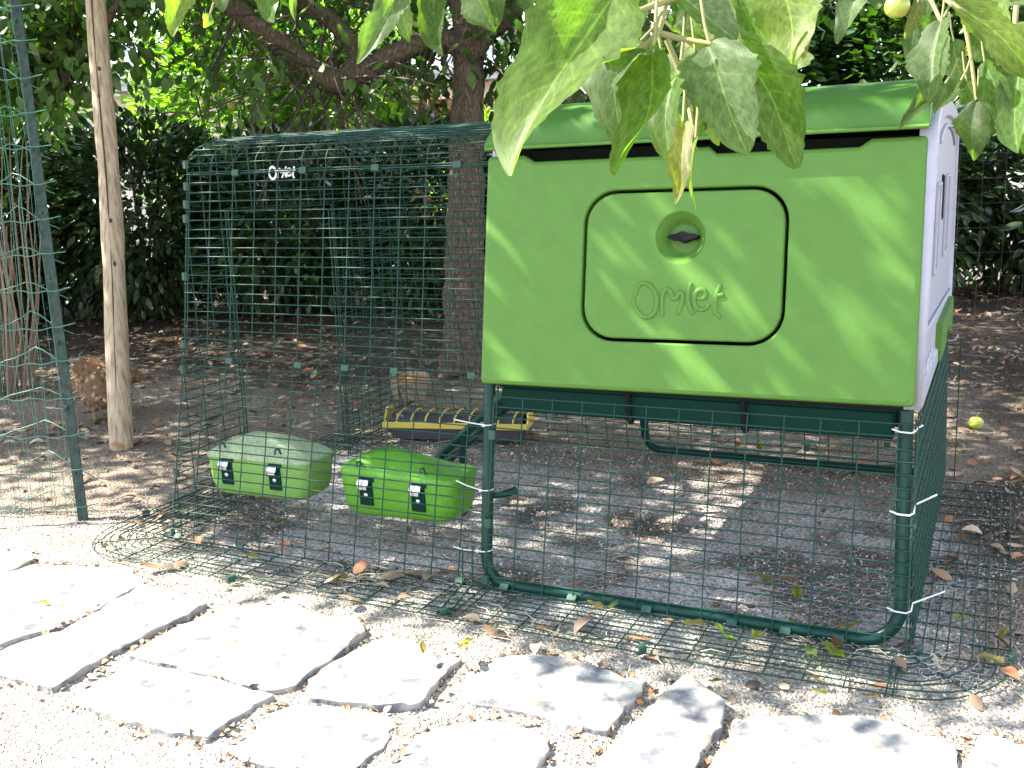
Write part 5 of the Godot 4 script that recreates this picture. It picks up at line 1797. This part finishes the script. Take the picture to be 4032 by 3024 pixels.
func shrub(called: String, label: String, at: Vector3, size: Vector3, count: int, m: Material, lm: Mesh, leaf: Array, tints: Array, group: String, hollow := 0.35, category := "shrub") -> void:
	var t := thing(called, label, category, at, group)
	for k in 7:
		var a := TAU * k / 7.0 + rng.randf()
		var e := Vector3(cos(a) * size.x * 0.6, size.y * rng.randf_range(0.65, 0.95), sin(a) * size.z * 0.6)
		var b := B.new()
		b.tube([Vector3(cos(a), 0, sin(a)) * 0.06, e * Vector3(0.3, 0.4, 0.3), e * Vector3(0.7, 0.75, 0.7), e], [0.016, 0.012, 0.008, 0.004], 6, false)
		obj("stem", b, M.twig, t)
	var where := []
	var cols := []
	var n := FastNoiseLite.new()
	n.seed = int(absf(at.x * 100.0)) + 3
	n.frequency = 1.4
	while where.size() < count:
		var d := Vector3(rng.randfn(), rng.randfn(), rng.randfn()).normalized()
		var f := lerpf(hollow, 1.0, sqrt(rng.randf())) * (1.0 + 0.30 * n.get_noise_3dv(d * 2.0 + at))
		var p := Vector3(d.x * size.x, size.y * 0.5 + d.y * size.y * 0.5, d.z * size.z) * Vector3(f, 1, f)
		p.y = size.y * 0.5 + d.y * size.y * 0.5 * f
		if p.y < 0.03 or n.get_noise_3dv((p + at) * 1.8) < -0.30:
			continue
		where.append(Transform3D(leaf_basis(d, 0.35).scaled(Vector3.ONE * rng.randf_range(leaf[0], leaf[1])), p))
		var a: Color = tints[rng.randi() % tints.size()]
		cols.append(a * (0.75 + 0.5 * rng.randf()))
	copies("foliage", lm, m, where, cols, t)

func garden() -> void:
	var laurel := leaf_mesh(0.42, 0.25, -0.20)
	var round_leaf := leaf_mesh(0.60, 0.3, -0.3)
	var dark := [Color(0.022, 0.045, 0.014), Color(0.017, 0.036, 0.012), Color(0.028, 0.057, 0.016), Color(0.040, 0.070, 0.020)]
	var names_at := ["behind the hen", "left of the wooden post top, behind the hen", "directly behind the left end of the run", "behind the middle of the run", "left of the apple tree trunk", "behind the apple tree trunk", "behind the coop's left half", "behind the coop's right half", "at the right edge behind the coop"]
	var n := 9
	for k in n:
		var f := k / float(n - 1)
		var p := Vector3(-5.6, 0, -3.2).lerp(Vector3(2.3, 0, -6.7), f)
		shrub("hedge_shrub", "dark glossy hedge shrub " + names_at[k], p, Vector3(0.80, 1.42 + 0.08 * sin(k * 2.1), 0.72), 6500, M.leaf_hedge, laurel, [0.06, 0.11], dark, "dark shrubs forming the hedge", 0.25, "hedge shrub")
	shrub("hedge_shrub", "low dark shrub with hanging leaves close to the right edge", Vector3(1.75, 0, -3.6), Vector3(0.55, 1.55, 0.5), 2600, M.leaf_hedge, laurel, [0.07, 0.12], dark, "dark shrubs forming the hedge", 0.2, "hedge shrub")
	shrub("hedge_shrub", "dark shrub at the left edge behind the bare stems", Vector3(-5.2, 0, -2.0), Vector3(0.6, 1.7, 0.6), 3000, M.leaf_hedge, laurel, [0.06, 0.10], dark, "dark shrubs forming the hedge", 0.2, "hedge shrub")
	# bare brown stems at the left edge
	var t := thing("dry_shrub", "bundle of bare brown stems behind the wire fence at the left edge", "shrub", Vector3(-3.35, 0, -1.25))
	var b := B.new()
	for k in 90:
		var a := rng.randf() * TAU
		var r := rng.randf_range(0.02, 0.22)
		var e := Vector3(cos(a) * r * 2.4 - 0.1, rng.randf_range(0.7, 1.5), sin(a) * r * 2.0)
		b.tube([Vector3(cos(a) * r, 0, sin(a) * r), Vector3(cos(a) * r * 1.5 + jit(0.04), e.y * 0.4, sin(a) * r * 1.4), Vector3(e.x * 0.8, e.y * 0.75, e.z * 0.9), e], [0.006, 0.005, 0.0035, 0.002], 5, false)
	obj("stems", b, M.dry_stem, t).set_meta("kind", "stuff")
	# bright shrubs in the sun beyond the hedge
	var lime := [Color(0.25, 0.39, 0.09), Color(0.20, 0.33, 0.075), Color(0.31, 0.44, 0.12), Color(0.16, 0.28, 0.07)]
	var spots := [
		[Vector3(-8.6, 0, -3.6), Vector3(1.1, 3.0, 1.0), 6000, "sunlit light green shrub beyond the hedge at the far left"],
		[Vector3(-7.4, 0, -4.9), Vector3(0.7, 2.3, 0.7), 5000, "sunlit shrub beyond the hedge seen left of the wooden post"],
		[Vector3(-5.75, 0, -6.0), Vector3(0.85, 3.0, 0.8), 7000, "tall sunlit shrub beyond the hedge seen right of the wooden post"],
		[Vector3(-4.7, 0, -6.5), Vector3(0.7, 2.6, 0.7), 6000, "sunlit shrub beyond the hedge above the left half of the run"],
		[Vector3(-2.95, 0, -6.1), Vector3(0.48, 1.50, 0.45), 3800, "small bright shrub in front of the terracotta fence left of the trunk"],
		[Vector3(-1.3, 0, -8.8), Vector3(1.0, 3.2, 0.9), 5000, "tall green shrub beyond the hedge hidden mostly by the coop roof"],
		[Vector3(0.3, 0, -9.0), Vector3(1.0, 3.0, 0.9), 3200, "broad green shrub beyond the hedge above the right end of the coop"],
		[Vector3(2.2, 0, -9.6), Vector3(1.1, 3.2, 1.0), 3200, "broad green shrub beyond the hedge at the right edge"]]
	for s in spots:
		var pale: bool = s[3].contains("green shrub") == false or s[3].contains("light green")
		shrub("garden_shrub", s[3], s[0], s[1], s[2] if pale else 9000, M.leaf_sunny if pale else M.leaf_crown, round_leaf, [0.07, 0.12] if pale else [0.09, 0.15], lime if pale else [Color(0.045, 0.085, 0.025), Color(0.06, 0.11, 0.03), Color(0.035, 0.07, 0.02)], "shrubs beyond the hedge", 0.3)  # the darker leaf colours paint shade onto the shrubs on the right
	# far trees that close the view
	var far := [Color(0.06, 0.13, 0.03), Color(0.08, 0.16, 0.035), Color(0.05, 0.11, 0.03)]
	var fl := ["far left of the house", "behind the left end of the house", "behind the middle of the house", "behind the right end of the house", "beyond the terracotta fence", "at the far right"]
	for k in 6:
		var p: Vector3 = Vector3(-20, 0, -10).lerp(Vector3(5, 0, -22), k / 5.0)
		var tr := thing("far_tree", "large green tree standing " + fl[k], "tree", p, "tall trees far beyond the garden")
		limb(tr, "trunk", [[Vector3.ZERO, 0.25], [Vector3(0.1, 1.5, 0), 0.2], [Vector3(0, 3.2, 0.1), 0.14]], M.bark, 10)
		var cs := []
		for q in 90:
			cs.append(Vector3(rng.randfn() * 1.7, 4.0 + rng.randfn() * 1.6, rng.randfn() * 1.3))
		crown_leaves(tr, "crown", M.leaf_crown, round_leaf, cs, 26, 0.9, [0.16, 0.30], far, 0.3)
	# house behind the garden
	var h := thing("house", "low house with pinkish plaster wall and grey roof beyond the shrubs", "house", Vector3(-10.6, 0, -11.9))
	h.rotation.y = 0.445
	b = B.new()
	b.box(Transform3D(Basis(), Vector3(0, 1.25, -2.0)), Vector3(11.0, 2.5, 4.0))
	obj("wall", b, M.plaster, h)
	b = B.new()
	b.box(Transform3D(Basis(), Vector3(0, 2.46, 0.36)), Vector3(11.6, 0.12, 0.05), 0.01)
	obj("fascia", b, M.fascia, h)
	b = B.new()
	b.box(Transform3D(Basis(Vector3.RIGHT, 0.30), Vector3(0, 3.02, -1.35)), Vector3(11.7, 0.12, 3.7), 0.02)
	b.box(Transform3D(Basis(Vector3.RIGHT, -0.30), Vector3(0, 3.02, -4.6)), Vector3(11.7, 0.12, 3.0), 0.02)
	obj("roof", b, M.roof, h)
	b = B.new()
	b.box(Transform3D(Basis(), Vector3(0, 2.56, 0.44)), Vector3(11.6, 0.09, 0.10), 0.03)
	obj("gutter", b, M.roof, h)
	b = B.new()
	b.box(Transform3D(Basis(), Vector3(1.6, 1.1, 0.01)), Vector3(0.9, 2.1, 0.06), 0.01)
	obj("door", b, M.fascia, h)
	# terracotta fence
	var fe := thing("panel_fence", "terracotta brown panel fence beyond the hedge", "fence", Vector3(-4.95, 0, -7.67))
	fe.rotation.y = 0.42
	for k in 9:
		b = B.new()
		b.box(Transform3D(Basis(), Vector3(0.25 + 0.44 * k, 0.90, 0)), Vector3(0.43, 1.72, 0.03), 0.006)
		obj("panel", b, M.terracotta, fe)
	for k in 10:
		b = B.new()
		b.box(Transform3D(Basis(), Vector3(0.03 + 0.44 * k, 0.94, 0.028)), Vector3(0.05, 1.88, 0.05), 0.006)
		obj("post", b, M.terracotta, fe)
	for k in 3:
		b = B.new()
		b.wire(Vector3(0, 1.30 + 0.2 * k, 0.06), Vector3(4.1, 1.30 + 0.2 * k, 0.06), 0.004)
		obj("wire", b, M.twig, fe)
	# sprigs of young leaves in the hedge, sunlight put into their lime colour
	t = thing("ivy_sprig", "young leaves growing out of the dark hedge behind the run, painted bright as if sunlit", "plant", Vector3.ZERO)
	var cs := []
	for q in [[-3.22, 0.52, -3.62], [-3.2, 0.60, -3.65], [-3.18, 0.44, -3.6], [-3.45, 0.40, -3.5], [-3.12, 0.36, -3.62], [-3.55, 0.47, -3.5]]:
		cs.append(Vector3(q[0], q[1], q[2]))
	b = B.new()
	b.tube([Vector3(-3.3, 0.0, -3.7), Vector3(-3.25, 0.3, -3.64), Vector3(-3.2, 0.66, -3.66)], [0.005, 0.004, 0.002], 5)
	obj("stem", b, M.twig, t)
	crown_leaves(t, "leaves", M.leaf_sunny, round_leaf, cs, 14, 0.07, [0.03, 0.055], lime, 0.3)

# ---------------------------------------------------------------- branches hanging close to the camera
const LEAF_COLORS := [Color(0.105, 0.195, 0.055), Color(0.14, 0.24, 0.045), Color(0.065, 0.125, 0.04), Color(0.135, 0.20, 0.125), Color(0.28, 0.35, 0.20), Color(0.25, 0.32, 0.075), Color(0.30, 0.26, 0.12)]

func big_leaf(parent: Node, q: Array, k: int) -> void:
	var base: Vector3 = q[0]
	var tip: Vector3 = q[1]
	var dir := tip - base
	var L := dir.length()
	dir /= L
	var look := (Vector3(0.7, 1.35, 2.2) - base).normalized()
	var side := dir.cross(look).normalized()
	var up := side.cross(dir)
	var a := deg_to_rad(q[3]) * 0.75
	var s0 := side * cos(a) + up * sin(a)
	var n0 := up * cos(a) - side * sin(a)
	var r := RandomNumberGenerator.new()
	r.seed = 1000 + k
	var fold := r.randf_range(0.1, 0.6)
	var ph := r.randf() * TAU
	var wav := r.randf_range(0.15, 0.36)
	var rows := []
	var bend := r.randf_range(-0.08, 0.08)
	var twist := r.randf_range(-0.9, 0.9)
	for i in 27:
		var t := i / 26.0
		var ta := twist * (t - 0.25) + 0.35 * sin(t * 5.0 + ph)
		var s2 := s0 * cos(ta) + n0 * sin(ta)
		var nrm := n0 * cos(ta) - s0 * sin(ta)
		var w: float = q[2] * 0.54 * pow(maxf(0.0, sin(PI * pow(lerpf(0.02, 0.99, t), 0.74))), 0.66) * (1.0 + 0.10 * sin(t * 9.0 + ph) + 0.05 * sin(t * 23.0 + ph * 2.0))
		w = maxf(w, 0.0006)
		var row := []
		for j in 11:
			var e := j / 5.0 - 1.0
			var tooth := 1.0
			if j == 0 or j == 10:
				tooth = 1.0 + 0.08 * (fposmod(i * 1.0, 2.0)) + 0.05 * sin(i * 3.7 + ph + e)
			var lift: float = fold * absf(e) * w - q[4] * L * pow(t, 2.0) * 0.6 + wav * w * sin(t * 8.0 + ph + e * 1.2) * e * e + 0.010 * w * sin(e * 14.0 + t * 40.0)
			row.append(base + dir * L * t + s2 * (e * w * tooth * (1.0 - 0.18 * fold) + bend * L * sin(PI * t)) + nrm * (lift + q[4] * L * 0.3 * t))
		rows.append(row)
	var b := B.new()
	b.col = LEAF_COLORS[q[5]].lerp(Color(0.21, 0.255, 0.165), 0.30) * r.randf_range(1.9, 2.5)
	b.grid(rows)
	obj("leaf", b, M.leaf_big, parent)

func branches() -> void:
	var sets := [
		["apple_branch", "hanging apple twig with big sunlit leaves in front of the coop roof", CENTRE_LEAVES, [CENTRE_STEM, CENTRE_STEM_B, CENTRE_STEM_C, CENTRE_STEM_D, CENTRE_STEM_E, CENTRE_STEM_F]],
		["apple_branch", "apple twig with a row of leaves hanging from the upper left edge", LEFT_LEAVES, [LEFT_STEM]],
		["apple_branch", "dense leafy apple twig with one apple hanging at the upper right", RIGHT_LEAVES, [RIGHT_STEM, RIGHT_STEM_B, RIGHT_STEM_C, RIGHT_STEM_D, RIGHT_STEM_E]]]
	var k := 0
	for s in sets:
		var t := thing(s[0], s[1], "branch", Vector3.ZERO)
		for p in s[3]:
			limb(t, "twig", p, M.stem, 8)
		for q in s[2]:
			k += 1
			big_leaf(t, q, k)
			var b := B.new()
			var d: Vector3 = (q[0] - q[1]).normalized()
			b.tube([q[0], q[0] + d * 0.012 + Vector3(0, 0.004, 0), q[0] + d * 0.022 + Vector3(0, 0.014, 0)], 0.0011, 6)
			obj("leaf_stalk", b, M.stem, t)
		if s[2] == RIGHT_LEAVES:
			apple_at(t, APPLE[0], APPLE[1])

func sensor() -> void:
	var t := thing("roof_sensor", "small white box on a thin stand on top of the coop roof", "sensor", Vector3(0.235, 1.158, -0.45))
	var b := B.new()
	b.box(Transform3D(Basis(), Vector3(0, 0.155, 0)), Vector3(0.019, 0.042, 0.016), 0.003)
	obj("box", b, M.white, t)
	b = B.new()
	b.tube([Vector3(0, 0.0, 0), Vector3(0, 0.136, 0)], 0.0035, 8)
	b.box(Transform3D(Basis(), Vector3(0, 0.006, 0)), Vector3(0.05, 0.012, 0.04), 0.003)
	obj("stand", b, M.white, t)
	b = B.new()
	b.box(Transform3D(Basis(), Vector3(-0.004, 0.032, 0.006)), Vector3(0.028, 0.036, 0.008), 0.002)
	obj("dark_cell", b, M.black, t)

func _ready() -> void:
	rng.seed = 20240611
	var cam := Camera3D.new()
	cam.name = "camera"
	cam.position = Vector3(1.0923, 1.0041, 2.1006)
	cam.rotation = Vector3(-0.2062, 0.4456, -0.0340)
	cam.fov = 40.87
	cam.near = 0.05
	cam.far = 400.0
	add_child(cam, true)
	cam.current = true
	var env := Environment.new()
	env.background_mode = Environment.BG_SKY
	var sky := Sky.new()
	var sm := ProceduralSkyMaterial.new()
	sm.sky_top_color = Color(0.62, 0.68, 0.78)
	sm.sky_horizon_color = Color(0.90, 0.89, 0.86)
	sm.sky_curve = 0.18
	sm.sky_energy_multiplier = SKY_ENERGY
	sm.ground_bottom_color = Color(0.30, 0.27, 0.23)
	sm.ground_horizon_color = Color(0.60, 0.60, 0.58)
	sky.sky_material = sm
	env.sky = sky
	env.tonemap_mode = Environment.TONE_MAPPER_LINEAR
	env.tonemap_exposure = EXPOSURE
	env.sdfgi_enabled = true
	env.ssao_enabled = true
	env.ssil_enabled = true
	var we := WorldEnvironment.new()
	we.name = "environment"
	we.environment = env
	add_child(we, true)
	var sun := DirectionalLight3D.new()
	sun.name = "sun"
	sun.light_energy = 1.6
	sun.light_color = Color(1.0, 0.965, 0.90)
	sun.light_angular_distance = 0.5
	sun.shadow_enabled = true
	add_child(sun, true)
	sun.look_at_from_position(SUN_FROM, Vector3.ZERO)
	make_materials()
	ground()
	stones()
	garden()
	apple_tree()
	posts()
	coop()
	sensor()
	run()
	feeder("feeder", "faded green feeder with dusty lid hung at the left of the run", -0.742, M.feeder_old, M.feeder_lid_old, [-0.094, 0.072], -0.02, 0.128)
	feeder("feeder", "glossy bright green feeder hung beside the coop leg", -0.290, M.feeder, M.feeder, [-0.085, 0.072], -0.06, 0.118)
	trough()
	bowl()
	hen()
	litter()
	fallen()
	branches()
